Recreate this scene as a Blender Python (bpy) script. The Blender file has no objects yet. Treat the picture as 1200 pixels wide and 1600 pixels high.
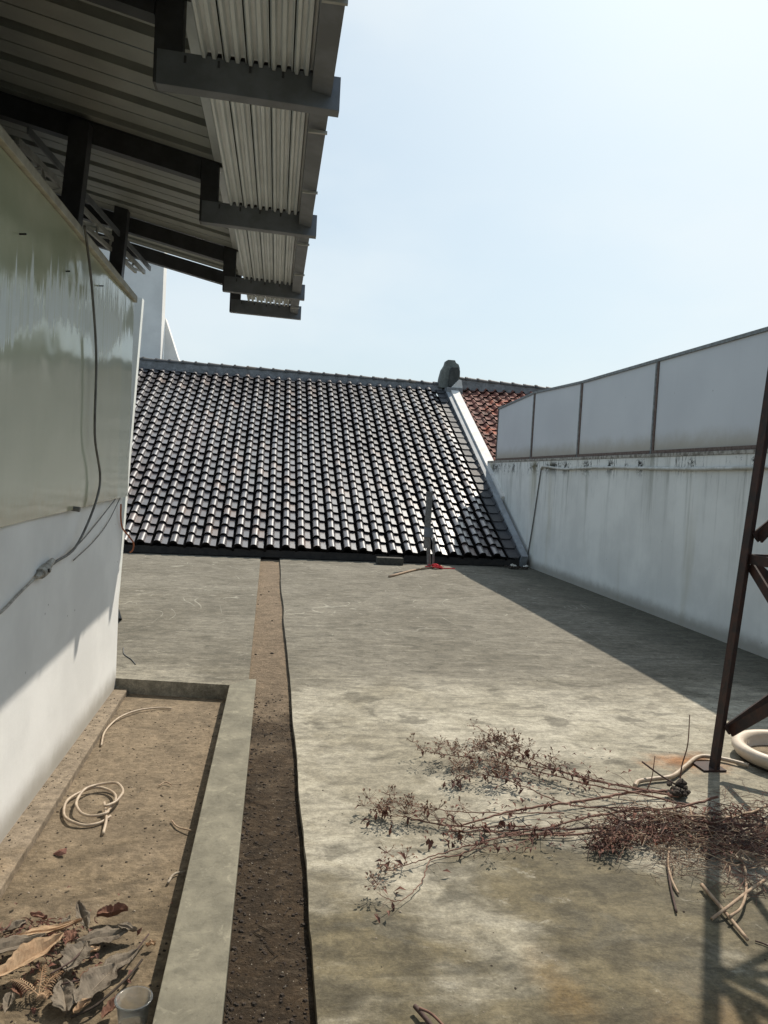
import bpy, bmesh, math, random
from mathutils import Vector, Matrix
random.seed(7)
R = math.radians
scene = bpy.context.scene
col = scene.collection

# ------------------------------------------------------------------ camera
CAM_R = Vector((0.9888, -0.1396, 0.0530))
CAM_U = Vector((-0.0458, 0.0540, 0.9975))
CAM_F = Vector((0.1422, 0.9887, -0.0470))
CAM_P = Vector((0.0, 0.0, 1.6))
cam_data = bpy.data.cameras.new('camera')
cam = bpy.data.objects.new('camera', cam_data)
col.objects.link(cam)
r_ = CAM_R.normalized(); f_ = (CAM_F - CAM_F.dot(r_) * r_).normalized(); u_ = r_.cross(f_)
m = Matrix((r_, u_, -f_)).transposed().to_4x4()
m.translation = CAM_P
cam.matrix_world = m
cam_data.sensor_fit = 'VERTICAL'
cam_data.sensor_height = 32.0
cam_data.sensor_width = 24.0
cam_data.lens = 1200.0 / 1600.0 * 32.0
cam_data.clip_start = 0.05
cam_data.clip_end = 1500
scene.camera = cam

def spot(px, py, z=0.0):
    """world point of the horizontal plane z that is seen at a photograph pixel"""
    d = r_ * (px - 600) + u_ * (800 - py) + f_ * 1200
    t = (z - CAM_P.z) / d.z
    p = CAM_P + d * t
    return Vector((p.x, p.y, z))

# ------------------------------------------------------------------ light
SUN_DIR = Vector((0.50, 0.69, 1.0)).normalized()
elev = math.asin(SUN_DIR.z); azim = math.atan2(SUN_DIR.x, SUN_DIR.y)
world = bpy.data.worlds.new('World'); scene.world = world; world.use_nodes = True
nt = world.node_tree
bg = nt.nodes['Background']
sky = nt.nodes.new('ShaderNodeTexSky'); sky.sky_type = 'NISHITA'; sky.sun_disc = False
sky.sun_elevation = elev; sky.sun_rotation = azim
sky.altitude = 100; sky.air_density = 1.0; sky.dust_density = 3.0; sky.ozone_density = 1.0
# soft shoulder on the sky's brightness: a hazy sky, bright but without a burnt-out half
STR = 0.13
def vm(op, a, b):
    n = nt.nodes.new('ShaderNodeVectorMath'); n.operation = op
    for i, q in enumerate((a, b)):
        if isinstance(q, tuple): n.inputs[i].default_value = q
        else: nt.links.new(q, n.inputs[i])
    return n.outputs[0]
L_ = vm('MULTIPLY', sky.outputs[0], (STR, STR, STR))
C_ = vm('MULTIPLY', vm('DIVIDE', L_, vm('ADD', L_, (.62, .62, .62))), (1.12/STR, 1.29/STR, 1.36/STR))
tc_ = nt.nodes.new('ShaderNodeTexCoord'); mp_ = nt.nodes.new('ShaderNodeMapping'); mp_.inputs['Scale'].default_value = (1.0, 1.0, 2.2); mp_.inputs['Location'].default_value = (2.3, .7, .4)
nt.links.new(tc_.outputs['Generated'], mp_.inputs[0])
nz_ = nt.nodes.new('ShaderNodeTexNoise'); nz_.inputs['Scale'].default_value = 1.7; nz_.inputs['Detail'].default_value = 5; nz_.inputs['Roughness'].default_value = 0.5
nt.links.new(mp_.outputs[0], nz_.inputs['Vector'])
mr_ = nt.nodes.new('ShaderNodeMapRange'); mr_.interpolation_type = 'SMOOTHSTEP'; mr_.inputs[1].default_value = 0.40; mr_.inputs[2].default_value = 0.68; mr_.inputs[4].default_value = 0.50
nt.links.new(nz_.outputs['Fac'], mr_.inputs[0])
mx_ = nt.nodes.new('ShaderNodeMix'); mx_.data_type = 'RGBA'; mx_.inputs['B'].default_value = (0.84/STR, 0.89/STR, 0.90/STR, 1)
nt.links.new(mr_.outputs[0], mx_.inputs['Factor']); nt.links.new(C_, mx_.inputs['A'])
nt.links.new(mx_.outputs['Result'], bg.inputs[0]); bg.inputs[1].default_value = STR
sd = bpy.data.lights.new('sun', 'SUN'); sd.energy = 4.6; sd.angle = R(0.5); sd.color = (1.0, 0.92, 0.80)
sun = bpy.data.objects.new('sun', sd); col.objects.link(sun)
sun.rotation_euler = SUN_DIR.to_track_quat('Z', 'Y').to_euler()
scene.view_settings.view_transform = 'Standard'; scene.view_settings.look = 'None'
scene.view_settings.exposure = 0.14; scene.view_settings.gamma = 1.0
scene.view_settings.use_curve_mapping = False
scene.render.engine = 'CYCLES'

# ------------------------------------------------------------------ materials
class NT:
    def __init__(s, name):
        s.m = bpy.data.materials.new(name); s.m.use_nodes = True
        s.t = s.m.node_tree; s.b = s.t.nodes['Principled BSDF']
        s.tc = s.t.nodes.new('ShaderNodeTexCoord')
        g = s.t.nodes.new('ShaderNodeNewGeometry'); s.wp = g.outputs['Position']; s.oc = s.tc.outputs['Object']
    def L(s, a, b):
        if isinstance(a, (int, float)): b.default_value = a
        elif isinstance(a, (tuple, list)):
            b.default_value = (*a, 1) if (len(a) == 3 and b.type == 'RGBA') else a
        else: s.t.links.new(a, b)
    def vec(s, scale=(1, 1, 1), src=None, rot=(0, 0, 0), loc=(0, 0, 0)):
        n = s.t.nodes.new('ShaderNodeMapping'); s.L(src if src is not None else s.wp, n.inputs[0])
        n.inputs['Scale'].default_value = scale; n.inputs['Rotation'].default_value = rot; n.inputs['Location'].default_value = loc
        return n.outputs[0]
    def noise(s, scale, detail=4, rough=0.55, v=None, dist=0.0):
        n = s.t.nodes.new('ShaderNodeTexNoise'); s.L(v if v is not None else s.wp, n.inputs['Vector'])
        n.inputs['Scale'].default_value = scale; n.inputs['Detail'].default_value = detail
        n.inputs['Roughness'].default_value = rough; n.inputs['Distortion'].default_value = dist
        return n.outputs['Fac']
    def voro(s, scale, v=None, feature='F1'):
        n = s.t.nodes.new('ShaderNodeTexVoronoi'); n.feature = feature
        s.L(v if v is not None else s.wp, n.inputs['Vector']); n.inputs['Scale'].default_value = scale
        return n.outputs['Distance']
    def math(s, op, a, b=0.0, c=None, clamp=False):
        n = s.t.nodes.new('ShaderNodeMath'); n.operation = op; n.use_clamp = clamp
        s.L(a, n.inputs[0]); s.L(b, n.inputs[1])
        if c is not None: s.L(c, n.inputs[2])
        return n.outputs[0]
    def rng(s, a, lo, hi, o0=0.0, o1=1.0):
        n = s.t.nodes.new('ShaderNodeMapRange'); n.interpolation_type = 'SMOOTHSTEP'
        s.L(a, n.inputs[0]); n.inputs[1].default_value = lo; n.inputs[2].default_value = hi
        n.inputs[3].default_value = o0; n.inputs[4].default_value = o1
        return n.outputs[0]
    def mix(s, f, a, b):
        n = s.t.nodes.new('ShaderNodeMix'); n.data_type = 'RGBA'
        s.L(f, n.inputs['Factor']); s.L(a, n.inputs['A']); s.L(b, n.inputs['B'])
        return n.outputs['Result']
    def val(s, c, v, sat=1.0):
        n = s.t.nodes.new('ShaderNodeHueSaturation'); s.L(c, n.inputs['Color']); s.L(v, n.inputs['Value']); n.inputs['Saturation'].default_value = sat
        return n.outputs[0]
    def sep(s, v=None):
        n = s.t.nodes.new('ShaderNodeSeparateXYZ'); s.L(v if v is not None else s.wp, n.inputs[0]); return n.outputs
    def rand(s):
        return s.t.nodes.new('ShaderNodeObjectInfo').outputs['Random']
    def bump(s, h, dist=0.01, strength=1.0):
        n = s.t.nodes.new('ShaderNodeBump'); s.L(h, n.inputs['Height']); n.inputs['Distance'].default_value = dist
        n.inputs['Strength'].default_value = strength; s.L(n.outputs[0], s.b.inputs['Normal'])
    def out(s, colr=None, rough=None, metal=None, spec=None):
        if colr is not None: s.L(colr, s.b.inputs['Base Color'])
        if rough is not None: s.L(rough, s.b.inputs['Roughness'])
        if metal is not None: s.L(metal, s.b.inputs['Metallic'])
        if spec is not None: s.L(spec, s.b.inputs['Specular IOR Level'])
        return s.m

def m_deck():
    s = NT('trowelled_concrete'); P = s.sep()
    big = s.noise(0.9, 6, 0.62, dist=0.4)
    med = s.noise(3.4, 8, 0.68, s.vec((1, 1.5, 1)), 0.3)
    streak = s.noise(1.5, 7, 0.7, s.vec((0.8, 7.0, 1), rot=(0, 0, R(2))), 0.2)
    fine = s.noise(60, 3, 0.7)
    c = s.mix(s.rng(big, 0.36, 0.62), (0.31, 0.285, 0.225), (0.42, 0.39, 0.32))
    brd = s.rng(s.noise(0.55, 7, 0.68, s.vec((1, 1, 1), loc=(4, 7, 0)), 0.7), 0.50, 0.56)
    c = s.mix(s.math('MULTIPLY', brd, 0.45), c, (0.20, 0.178, 0.13))
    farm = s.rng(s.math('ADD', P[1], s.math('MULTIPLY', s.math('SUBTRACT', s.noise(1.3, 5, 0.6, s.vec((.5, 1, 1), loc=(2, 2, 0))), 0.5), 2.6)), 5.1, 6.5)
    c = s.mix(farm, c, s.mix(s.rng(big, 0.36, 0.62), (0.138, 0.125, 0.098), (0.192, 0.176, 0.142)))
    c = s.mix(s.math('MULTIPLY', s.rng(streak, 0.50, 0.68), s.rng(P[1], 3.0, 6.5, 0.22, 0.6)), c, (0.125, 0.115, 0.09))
    c = s.mix(s.math('MULTIPLY', s.rng(streak, 0.42, 0.30), s.rng(P[1], 3.0, 6.5, 0.15, 0.45)), c, (0.36, 0.335, 0.275))
    stf = s.noise(1.0, 6, 0.75, s.vec((3.2, 26, 1), rot=(0, 0, R(3)), loc=(5, 3, 0)), 0.3)
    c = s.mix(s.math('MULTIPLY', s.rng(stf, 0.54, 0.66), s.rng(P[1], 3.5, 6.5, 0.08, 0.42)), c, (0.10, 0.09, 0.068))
    c = s.mix(s.math('MULTIPLY', s.rng(stf, 0.44, 0.34), s.rng(P[1], 3.5, 6.5, 0.08, 0.38)), c, (0.40, 0.37, 0.30))
    # brown algae stain that thickens towards the near end of the slab
    near = s.math('ADD', s.math('MULTIPLY', P[1], -0.34), s.math('MULTIPLY', s.noise(1.1, 6, 0.62, dist=0.5), 2.6))
    nm = s.rng(near, 0.10, 0.56)
    dirt = s.mix(s.rng(med, 0.38, 0.62), (0.122, 0.100, 0.058), (0.056, 0.046, 0.026))
    c = s.mix(s.math('MULTIPLY', nm, 0.88), c, dirt)
    # grey-green wet-dry blotches with crisp edges
    blot = s.rng(s.noise(2.6, 8, 0.6, s.vec((1, 1.3, 1), loc=(3, 1, 0)), 0.6), 0.56, 0.64)
    c = s.mix(s.math('MULTIPLY', blot, 0.62), c, (0.105, 0.096, 0.074))
    # pale chalky efflorescence
    ef = s.rng(s.noise(4.5, 10, 0.75, s.vec((1, 1.4, 1), loc=(7, 2, 0)), 0.5), 0.58, 0.66)
    c = s.mix(s.math('MULTIPLY', ef, 0.45), c, (0.44, 0.41, 0.34))
    # thin chalk-like scratches near the roof
    ln = s.math('ABSOLUTE', s.math('SUBTRACT', s.noise(0.9, 2, 0.5, s.vec((1, 0.6, 1), loc=(1, 9, 0)), 1.0), 0.5))
    lm = s.math('MULTIPLY', s.math('MULTIPLY', s.rng(ln, 0.006, 0.0), 0.5), s.rng(P[1], 6.5, 8.5))
    c = s.mix(s.math('MULTIPLY', lm, s.rng(s.noise(2.1, 2), 0.45, 0.55)), c, (0.46, 0.44, 0.37))
    # orange rust stains: at the tower foot and at the near end
    def blob(x, y, r, sx=1, sy=1):
        dx = s.math('MULTIPLY', s.math('SUBTRACT', P[0], x), sx); dy = s.math('MULTIPLY', s.math('SUBTRACT', P[1], y), sy)
        d = s.math('SQRT', s.math('ADD', s.math('MULTIPLY', dx, dx), s.math('MULTIPLY', dy, dy)))
        d = s.math('ADD', d, s.math('MULTIPLY', s.math('SUBTRACT', s.noise(7, 5), 0.5), r * 1.6))
        return s.rng(d, r, 0.0)
    c = s.mix(s.math('MULTIPLY', blob(2.5, 4.17, 0.40, 1, 1.8), 0.75), c, (0.30, 0.13, 0.05))
    c = s.mix(s.math('MULTIPLY', blob(0.98, 2.25, 0.24, 1.9, 0.8), 0.32), c, (0.24, 0.15, 0.06))
    c = s.mix(s.math('MULTIPLY', blob(1.45, 2.0, 0.35, 1, 1), 0.2), c, (0.30, 0.17, 0.07))
    spk = s.rng(s.voro(26), 0.10, 0.05)
    c = s.mix(s.math('MULTIPLY', spk, s.rng(s.noise(9, 2), 0.52, 0.60)), c, (0.10, 0.08, 0.06))
    c = s.mix(s.math('MULTIPLY', s.rng(fine, 0.42, 0.62), 0.16), c, (0.15, 0.13, 0.10))
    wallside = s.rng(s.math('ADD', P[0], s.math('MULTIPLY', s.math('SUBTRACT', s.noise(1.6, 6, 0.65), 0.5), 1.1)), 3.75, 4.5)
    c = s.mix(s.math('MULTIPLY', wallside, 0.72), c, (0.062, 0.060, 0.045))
    mott = s.noise(6.5, 11, 0.78, s.vec((0.8, 1.5, 1), loc=(9, 1, 0)), 0.5); mott2 = s.noise(22, 8, 0.8, s.vec(loc=(1, 5, 0)))
    c = s.val(c, s.math('MULTIPLY', s.rng(mott, 0.36, 0.62, 0.70, 1.18), s.math('MULTIPLY', s.rng(mott2, 0.36, 0.64, 0.78, 1.17), s.rng(s.noise(90, 4, 0.8), 0.34, 0.66, 0.84, 1.14))), 1.12)
    pit = s.math('MULTIPLY', s.rng(s.voro(55), 0.16, 0.06), s.rng(mott, 0.50, 0.56))
    c = s.mix(s.math('MULTIPLY', pit, 0.7), c, (0.06, 0.05, 0.035))
    h = s.math('ADD', s.math('MULTIPLY', streak, 0.6), s.math('MULTIPLY', fine, 0.35)); h = s.math('ADD', h, s.math('MULTIPLY', med, 0.5))
    s.bump(h, 0.012, 0.7)
    return s.out(c, 0.88, spec=0.3)

def m_soil(name, dry, wet, thr, grit=0.012, loc=(0, 0, 0)):
    s = NT(name); P = s.sep()
    a = s.noise(5, 8, 0.7, s.vec(loc=loc), 0.4); b = s.noise(38, 6, 0.75)
    nearm = s.rng(s.math('ADD', P[1], s.math('MULTIPLY', s.math('SUBTRACT', s.noise(2.4, 5, 0.6, s.vec(loc=loc)), 0.5), 5.0)), thr + 0.7, thr - 0.7)
    c = s.mix(s.rng(a, 0.35, 0.65), dry, tuple(x * 1.35 for x in dry))
    w = s.mix(s.rng(a, 0.4, 0.6), wet, tuple(x * 1.9 for x in wet))
    c = s.mix(s.math('MULTIPLY', nearm, 0.9), c, w)
    c = s.mix(s.math('MULTIPLY', s.rng(b, 0.52, 0.68), 0.55), c, tuple(x * 0.45 for x in dry))
    c = s.mix(s.math('MULTIPLY', s.rng(b, 0.40, 0.28), 0.4), c, tuple(min(1, x * 1.7) for x in dry))
    m2 = s.noise(13, 6, 0.7, s.vec((1, 1.6, 1), loc=loc)); c = s.mix(s.math('MULTIPLY', s.rng(m2, 0.53, 0.64), 0.5), c, tuple(x * 0.5 for x in dry))
    c = s.mix(s.math('MULTIPLY', s.rng(m2, 0.42, 0.34), 0.35), c, tuple(x * 1.5 for x in dry))
    m3 = s.noise(24, 8, 0.8, s.vec(loc=(8, 1, 0))); c = s.val(c, s.math('MULTIPLY', s.rng(m2, 0.34, 0.66, 0.72, 1.22), s.rng(m3, 0.34, 0.66, 0.78, 1.18)), 1.1)
    s.bump(s.math('ADD', s.math('ADD', s.math('MULTIPLY', a, 0.5), m2), b), grit, 0.9)
    return s.out(c, 0.92, spec=0.25)

def m_cement(name='cement_kerb', base=(0.33, 0.33, 0.285)):
    s = NT(name)
    a = s.noise(4, 8, 0.65, dist=0.4); b = s.noise(11, 8, 0.7, s.vec(loc=(4, 4, 0)), 0.6); f = s.noise(70, 3, 0.7)
    c = s.mix(s.rng(a, 0.35, 0.65), base, tuple(x * 1.3 for x in base))
    c = s.mix(s.math('MULTIPLY', s.rng(b, 0.56, 0.64), 0.55), c, tuple(x * 1.9 for x in base))
    c = s.mix(s.math('MULTIPLY', s.rng(b, 0.44, 0.36), 0.4), c, tuple(x * 0.62 for x in base))
    sp = s.noise(26, 6, 0.75); c = s.mix(s.math('MULTIPLY', s.rng(sp, 0.55, 0.68), 0.4), c, tuple(x * 0.55 for x in base))
    c = s.mix(s.math('MULTIPLY', s.rng(sp, 0.42, 0.32), 0.3), c, tuple(x * 1.6 for x in base))
    c = s.mix(s.math('MULTIPLY', s.rng(f, 0.45, 0.65), 0.18), c, (0.14, 0.13, 0.11))
    k_ = s.noise(6, 10, 0.78, s.vec((1, .8, 1), loc=(2, 2, 0)), 0.4); c = s.val(c, s.rng(k_, 0.34, 0.66, 0.80, 1.20), 1.1)
    s.bump(s.math('ADD', a, s.math('MULTIPLY', f, 0.4)), 0.006, 0.6)
    return s.out(c, 0.85, spec=0.3)

def m_wall(name, base, stain_top=None, dirt_z=0.0, amount=1.0):
    """painted plaster; stain_top = height of the coping where mould starts and runs down"""
    s = NT(name); P = s.sep()
    a = s.noise(1.3, 6, 0.6); f = s.noise(45, 4, 0.65)
    c = s.mix(s.rng(a, 0.35, 0.65), base, tuple(x * 0.87 for x in base))
    runs = s.noise(1.0, 6, 0.72, s.vec((5.5, 5.5, 0.35)))
    if stain_top is not None:
        d = s.math('SUBTRACT', stain_top, P[2])
        fall = s.rng(d, 1.7, 0.0, 0.10, 1.0)
        c = s.mix(s.math('MULTIPLY', s.math('MULTIPLY', s.rng(runs, 0.50, 0.72), fall), 0.75 * amount), c, (0.27, 0.265, 0.21))
        r2 = s.noise(1.0, 5, 0.8, s.vec((15, 15, 1.2)))
        near_top = s.math('MULTIPLY', s.rng(d, 0.42, 0.10), s.rng(d, 0.0, 0.10, 0.35, 1.0))
        c = s.mix(s.math('MULTIPLY', s.math('MULTIPLY', s.rng(r2, 0.55, 0.63), near_top), 0.95), c, (0.03, 0.03, 0.022))
        mp = s.math('MULTIPLY', s.noise(11, 8, 0.85, s.vec((1, 1, 1.3), loc=(0, 6, 2))), s.noise(1.7, 3, 0.6, s.vec((1, 1, .3), loc=(0, 3, 0))))
        c = s.mix(s.math('MULTIPLY', s.rng(mp, 0.272, 0.305), s.math('MULTIPLY', s.rng(d, 0.36, 0.12), s.rng(d, 0.03, 0.12))), c, (0.02, 0.02, 0.015))
        r3 = s.noise(1.0, 3, 0.6, s.vec((30, 30, 0.6), loc=(3, 0, 0)))
        c = s.mix(s.math('MULTIPLY', s.math('MULTIPLY', s.rng(r3, 0.66, 0.72), s.rng(d, 1.2, 0.1)), 0.8), c, (0.12, 0.11, 0.08))
        yel = s.noise(1.0, 3, 0.6, s.vec((1.6, 1.6, 0.25), loc=(1, 4, 0)))
        c = s.mix(s.math('MULTIPLY', s.rng(yel, 0.55, 0.75), 0.5 * amount), c, (0.42, 0.37, 0.22))
    foot = s.rng(s.math('SUBTRACT', P[2], s.math('MULTIPLY', s.noise(7, 6, 0.7), 0.10)), dirt_z + 0.05, dirt_z - 0.12)
    c = s.mix(s.math('MULTIPLY', foot, 0.7), c, (0.22, 0.19, 0.14))
    spk = s.math('MULTIPLY', s.rng(s.voro(9), 0.07, 0.04), s.rng(s.noise(3, 2), 0.55, 0.62))
    c = s.mix(s.math('MULTIPLY', spk, 0.7), c, (0.08, 0.07, 0.05))
    s.bump(s.math('ADD', s.math('MULTIPLY', a, 1.0), s.math('MULTIPLY', f, 0.12)), 0.01, 0.5)
    return s.out(c, 0.75, spec=0.3)

def m_simple(name, c1, c2=None, rough=0.6, metal=0.0, scale=12, spec=0.5, bump=0.002, stretch=(1, 1, 1), use_obj=False, rnd=0.0):
    s = NT(name); v = s.vec(stretch, s.oc if use_obj else None)
    a = s.noise(scale, 5, 0.65, v); c2 = c2 or tuple(x * 0.7 for x in c1)
    c = s.mix(s.rng(a, 0.35, 0.65), c1, c2)
    if rnd:
        c = s.mix(s.math('MULTIPLY', s.rand(), rnd), c, tuple(x * 0.45 for x in c1))
    if bump: s.bump(a, bump, 0.7)
    return s.out(c, rough, metal, spec)

def m_tile(name, base, alt, rough, mossy=0.0, coat=0.0):
    s = NT(name); r = s.rand()
    a = s.noise(2.0, 5, 0.6); f = s.noise(30, 5, 0.7)
    c = s.mix(s.rng(a, 0.3, 0.7), base, alt)
    P = s.sep(); cb = s.t.nodes.new('ShaderNodeCombineXYZ')
    s.L(s.math('FLOOR', s.math('DIVIDE', s.math('SUBTRACT', P[0], 4.42), 0.283)), cb.inputs[0]); s.L(s.math('FLOOR', s.math('DIVIDE', s.math('SUBTRACT', P[1], 14.0), 0.2996)), cb.inputs[1])
    wn = s.t.nodes.new('ShaderNodeTexWhiteNoise'); wn.noise_dimensions = '2D'; s.L(cb.outputs[0], wn.inputs['Vector']); r = wn.outputs['Value']
    c = s.mix(s.math('MULTIPLY', r, 0.5), c, tuple(x * 0.45 for x in base))
    c = s.mix(s.math('MULTIPLY', s.rng(r, 0.90, 0.93), 0.7), c, (base[0]*1.9, base[1]*1.5, base[2]*1.2))
    c = s.mix(s.math('MULTIPLY', s.rng(s.noise(0.8, 5, 0.6, s.vec(loc=(0, 2, 0))), 0.5, 0.66), 0.35), c, (base[0]*1.5, base[1]*1.15, base[2]))
    c = s.mix(s.math('MULTIPLY', s.rng(f, 0.60, 0.72), 0.5), c, tuple(min(1, x * 2.4 + 0.05) for x in base))
    if mossy:
        c = s.mix(s.math('MULTIPLY', s.rng(s.noise(3, 6, 0.7, s.vec(loc=(5, 0, 0))), 0.52, 0.62), mossy), c, (0.05, 0.04, 0.03))
    rr = s.math('ADD', s.rng(f, 0.35, 0.75, rough, rough + 0.16), s.math('MULTIPLY', r, 0.08))
    s.bump(s.math('ADD', s.math('MULTIPLY', f, 0.25), a), 0.004, 0.5)
    s.b.inputs['Coat Weight'].default_value = coat; s.b.inputs['Coat Roughness'].default_value = 0.18
    return s.out(c, rr, spec=0.6)

def m_panel():
    """glossy greenish sheet with a band of white vertical streaks (object sits in world axes)"""
    s = NT('glossy_streaked_sheet'); P = s.sep()
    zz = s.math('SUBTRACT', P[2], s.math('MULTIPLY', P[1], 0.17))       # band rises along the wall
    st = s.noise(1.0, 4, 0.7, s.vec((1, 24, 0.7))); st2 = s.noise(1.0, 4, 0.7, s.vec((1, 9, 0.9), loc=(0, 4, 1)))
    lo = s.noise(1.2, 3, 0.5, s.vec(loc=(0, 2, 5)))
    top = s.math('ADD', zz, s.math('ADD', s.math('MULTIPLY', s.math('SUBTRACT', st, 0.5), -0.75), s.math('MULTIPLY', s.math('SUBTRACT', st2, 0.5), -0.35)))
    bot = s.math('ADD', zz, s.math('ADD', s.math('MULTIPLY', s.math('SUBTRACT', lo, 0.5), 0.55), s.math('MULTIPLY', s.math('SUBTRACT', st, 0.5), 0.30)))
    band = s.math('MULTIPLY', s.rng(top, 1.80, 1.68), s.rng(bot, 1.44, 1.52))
    grn = s.mix(s.rng(s.noise(1.5, 5, 0.6), 0.35, 0.65), (0.46, 0.49, 0.34), (0.56, 0.58, 0.42))
    c = s.mix(s.rng(zz, 1.50, 1.35, 0, 0.75), grn, (0.55, 0.57, 0.46))
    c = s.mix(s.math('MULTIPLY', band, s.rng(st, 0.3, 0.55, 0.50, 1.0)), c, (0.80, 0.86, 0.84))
    # yellow grime creeping up from the lower edge, small scuffs
    g = s.rng(s.math('ADD', P[2], s.math('MULTIPLY', s.noise(6, 5, 0.7), -0.22)), 1.38, 1.20)
    c = s.mix(s.math('MULTIPLY', g, 0.7), c, (0.40, 0.35, 0.22))
    sc = s.rng(s.noise(2.2, 6, 0.75, s.vec((1, 1, 0.6), loc=(0, 8, 3))), 0.62, 0.70)
    c = s.mix(s.math('MULTIPLY', sc, 0.5), c, (0.50, 0.53, 0.50))
    c = s.mix(s.rng(P[1], 5.42, 5.50), c, (0.50, 0.54, 0.44))
    s.bump(s.math('ADD', s.noise(1.6, 2, 0.5), s.math('MULTIPLY', band, 0.05)), 0.03, 0.3)
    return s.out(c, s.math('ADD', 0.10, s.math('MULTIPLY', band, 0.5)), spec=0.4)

MAT = {}
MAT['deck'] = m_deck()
MAT['channel'] = m_soil('channel_dirt', (0.205, 0.158, 0.112), (0.024, 0.015, 0.008), 4.9, 0.030)
MAT['basin'] = m_soil('basin_dirt', (0.195, 0.155, 0.110), (0.125, 0.098, 0.066), 3.2, 0.012, (3, 0, 0))
MAT['ledge'] = m_soil('ledge_mortar', (0.225, 0.185, 0.14), (0.165, 0.128, 0.088), 3.0, 0.008, (5, 1, 0))
MAT['kerb'] = m_cement('cement_kerb', (0.165, 0.153, 0.118))
MAT['slab'] = m_cement('weathered_slab', (0.37, 0.35, 0.295))
MAT['wall_l'] = m_wall('white_wall_paint', (0.85, 0.845, 0.82), None, 0.02)
MAT['wall_pier'] = m_wall('pier_paint', (0.80, 0.81, 0.76), None, 0.05)
MAT['wall_r'] = m_wall('mouldy_wall_paint', (0.85, 0.835, 0.77), 2.07, 0.12)
MAT['cladding'] = m_simple('grey_panel_paint', (0.66, 0.65, 0.66), (0.62, 0.61, 0.62), 0.5, scale=1.6, bump=0.004)
def m_clad():
    s = NT('grey_panel_paint'); P = s.sep(); z = s.math('SUBTRACT', P[2], 2.12)
    a = s.noise(0.8, 4, 0.5); c = s.mix(s.rng(a, 0.3, 0.7), (0.66, 0.665, 0.66), (0.60, 0.605, 0.605))
    g = s.math('MULTIPLY', s.rng(s.math('ADD', z, s.math('MULTIPLY', s.noise(2.5, 6, 0.7), -0.25)), 0.16, -0.12), 0.7)
    c = s.mix(g, c, (0.34, 0.29, 0.20))
    r = s.noise(1.0, 5, 0.7, s.vec((7, 7, 0.22))); c = s.mix(s.math('MULTIPLY', s.rng(r, 0.58, 0.74), 0.16), c, (0.35, 0.34, 0.30))
    k = s.math('MULTIPLY', s.rng(s.voro(3.1), 0.035, 0.02), 0.5); c = s.mix(k, c, (0.2, 0.18, 0.15))
    s.bump(s.noise(0.9, 2, 0.5), 0.03, 0.3)
    return s.out(c, 0.5, spec=0.4)
MAT['cladding'] = m_clad()
MAT['coping'] = m_simple('dirty_coping', (0.45, 0.42, 0.36), (0.16, 0.14, 0.11), 0.8, scale=14)
MAT['rust_trim'] = m_simple('rusty_trim', (0.17, 0.125, 0.10), (0.10, 0.06, 0.045), 0.7, scale=20)
MAT['trim_grey'] = m_simple('grey_trim', (0.24, 0.26, 0.26), (0.15, 0.15, 0.14), 0.6, scale=20)
MAT['tile'] = m_tile('brown_glazed_tile', (0.112, 0.098, 0.100), (0.085, 0.080, 0.090), 0.27, coat=1.0)
MAT['tile_crevice_shade'] = m_simple('tile_crevice_shade', (0.012, 0.010, 0.009), None, 0.95, spec=0.05)  # near-black paints the shade on front edges, grooves and hump flanks
MAT['tile_edge'] = m_tile('border_tile_glaze', (0.050, 0.052, 0.056), (0.038, 0.040, 0.045), 0.6)
MAT['tile_red'] = m_tile('red_clay_tile', (0.25, 0.095, 0.065), (0.16, 0.065, 0.05), 0.8, 0.7)
MAT['ridge'] = m_tile('ridge_glaze', (0.085, 0.085, 0.08), (0.055, 0.055, 0.06), 0.65, 0.3)
MAT['mortar'] = m_cement('ridge_mortar', (0.17, 0.17, 0.17))
MAT['finial'] = m_cement('weathered_finial', (0.15, 0.155, 0.14))
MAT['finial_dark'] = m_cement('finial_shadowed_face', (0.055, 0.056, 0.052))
MAT['gable'] = m_simple('gable_paint', (0.72, 0.70, 0.66), (0.60, 0.57, 0.52), 0.7, scale=5)
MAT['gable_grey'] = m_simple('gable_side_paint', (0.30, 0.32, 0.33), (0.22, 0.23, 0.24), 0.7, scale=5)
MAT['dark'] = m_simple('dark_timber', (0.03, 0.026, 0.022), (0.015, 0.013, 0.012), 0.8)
MAT['steel_dark'] = m_simple('dark_painted_steel', (0.055, 0.058, 0.066), (0.035, 0.036, 0.042), 0.5, scale=9)
MAT['steel_grey'] = m_simple('grey_painted_steel', (0.17, 0.185, 0.21), (0.125, 0.135, 0.15), 0.5, scale=7)
MAT['steel_light'] = m_simple('light_galvanised_steel', (0.48, 0.48, 0.45), (0.36, 0.36, 0.34), 0.5, 0.0, scale=9)
MAT['zinc'] = m_simple('zincalume_sheet', (0.74, 0.78, 0.80), (0.60, 0.64, 0.66), 0.42, 0.1, scale=4, stretch=(1, 0.4, 1))
MAT['soffit'] = m_simple('pale_roof_sheet', (0.35, 0.37, 0.36), (0.28, 0.30, 0.295), 0.55, 0.0, scale=3)
MAT['rusty_leg'] = m_simple('rusted_angle_iron', (0.022, 0.014, 0.012), (0.055, 0.022, 0.014), 0.75, 0.0, scale=16, bump=0.004)
MAT['hose'] = m_simple('aged_hose_rubber', (0.50, 0.40, 0.29), (0.36, 0.27, 0.19), 0.5, scale=25)
MAT['cream'] = m_simple('cream_plastic', (0.66, 0.56, 0.45), (0.55, 0.45, 0.34), 0.45, scale=6)
MAT['cable'] = m_simple('grey_cable', (0.17, 0.165, 0.15), (0.10, 0.095, 0.085), 0.6)
MAT['plug'] = m_simple('dirty_plug_plastic', (0.42, 0.40, 0.35), (0.22, 0.20, 0.17), 0.5, scale=30)
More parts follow.
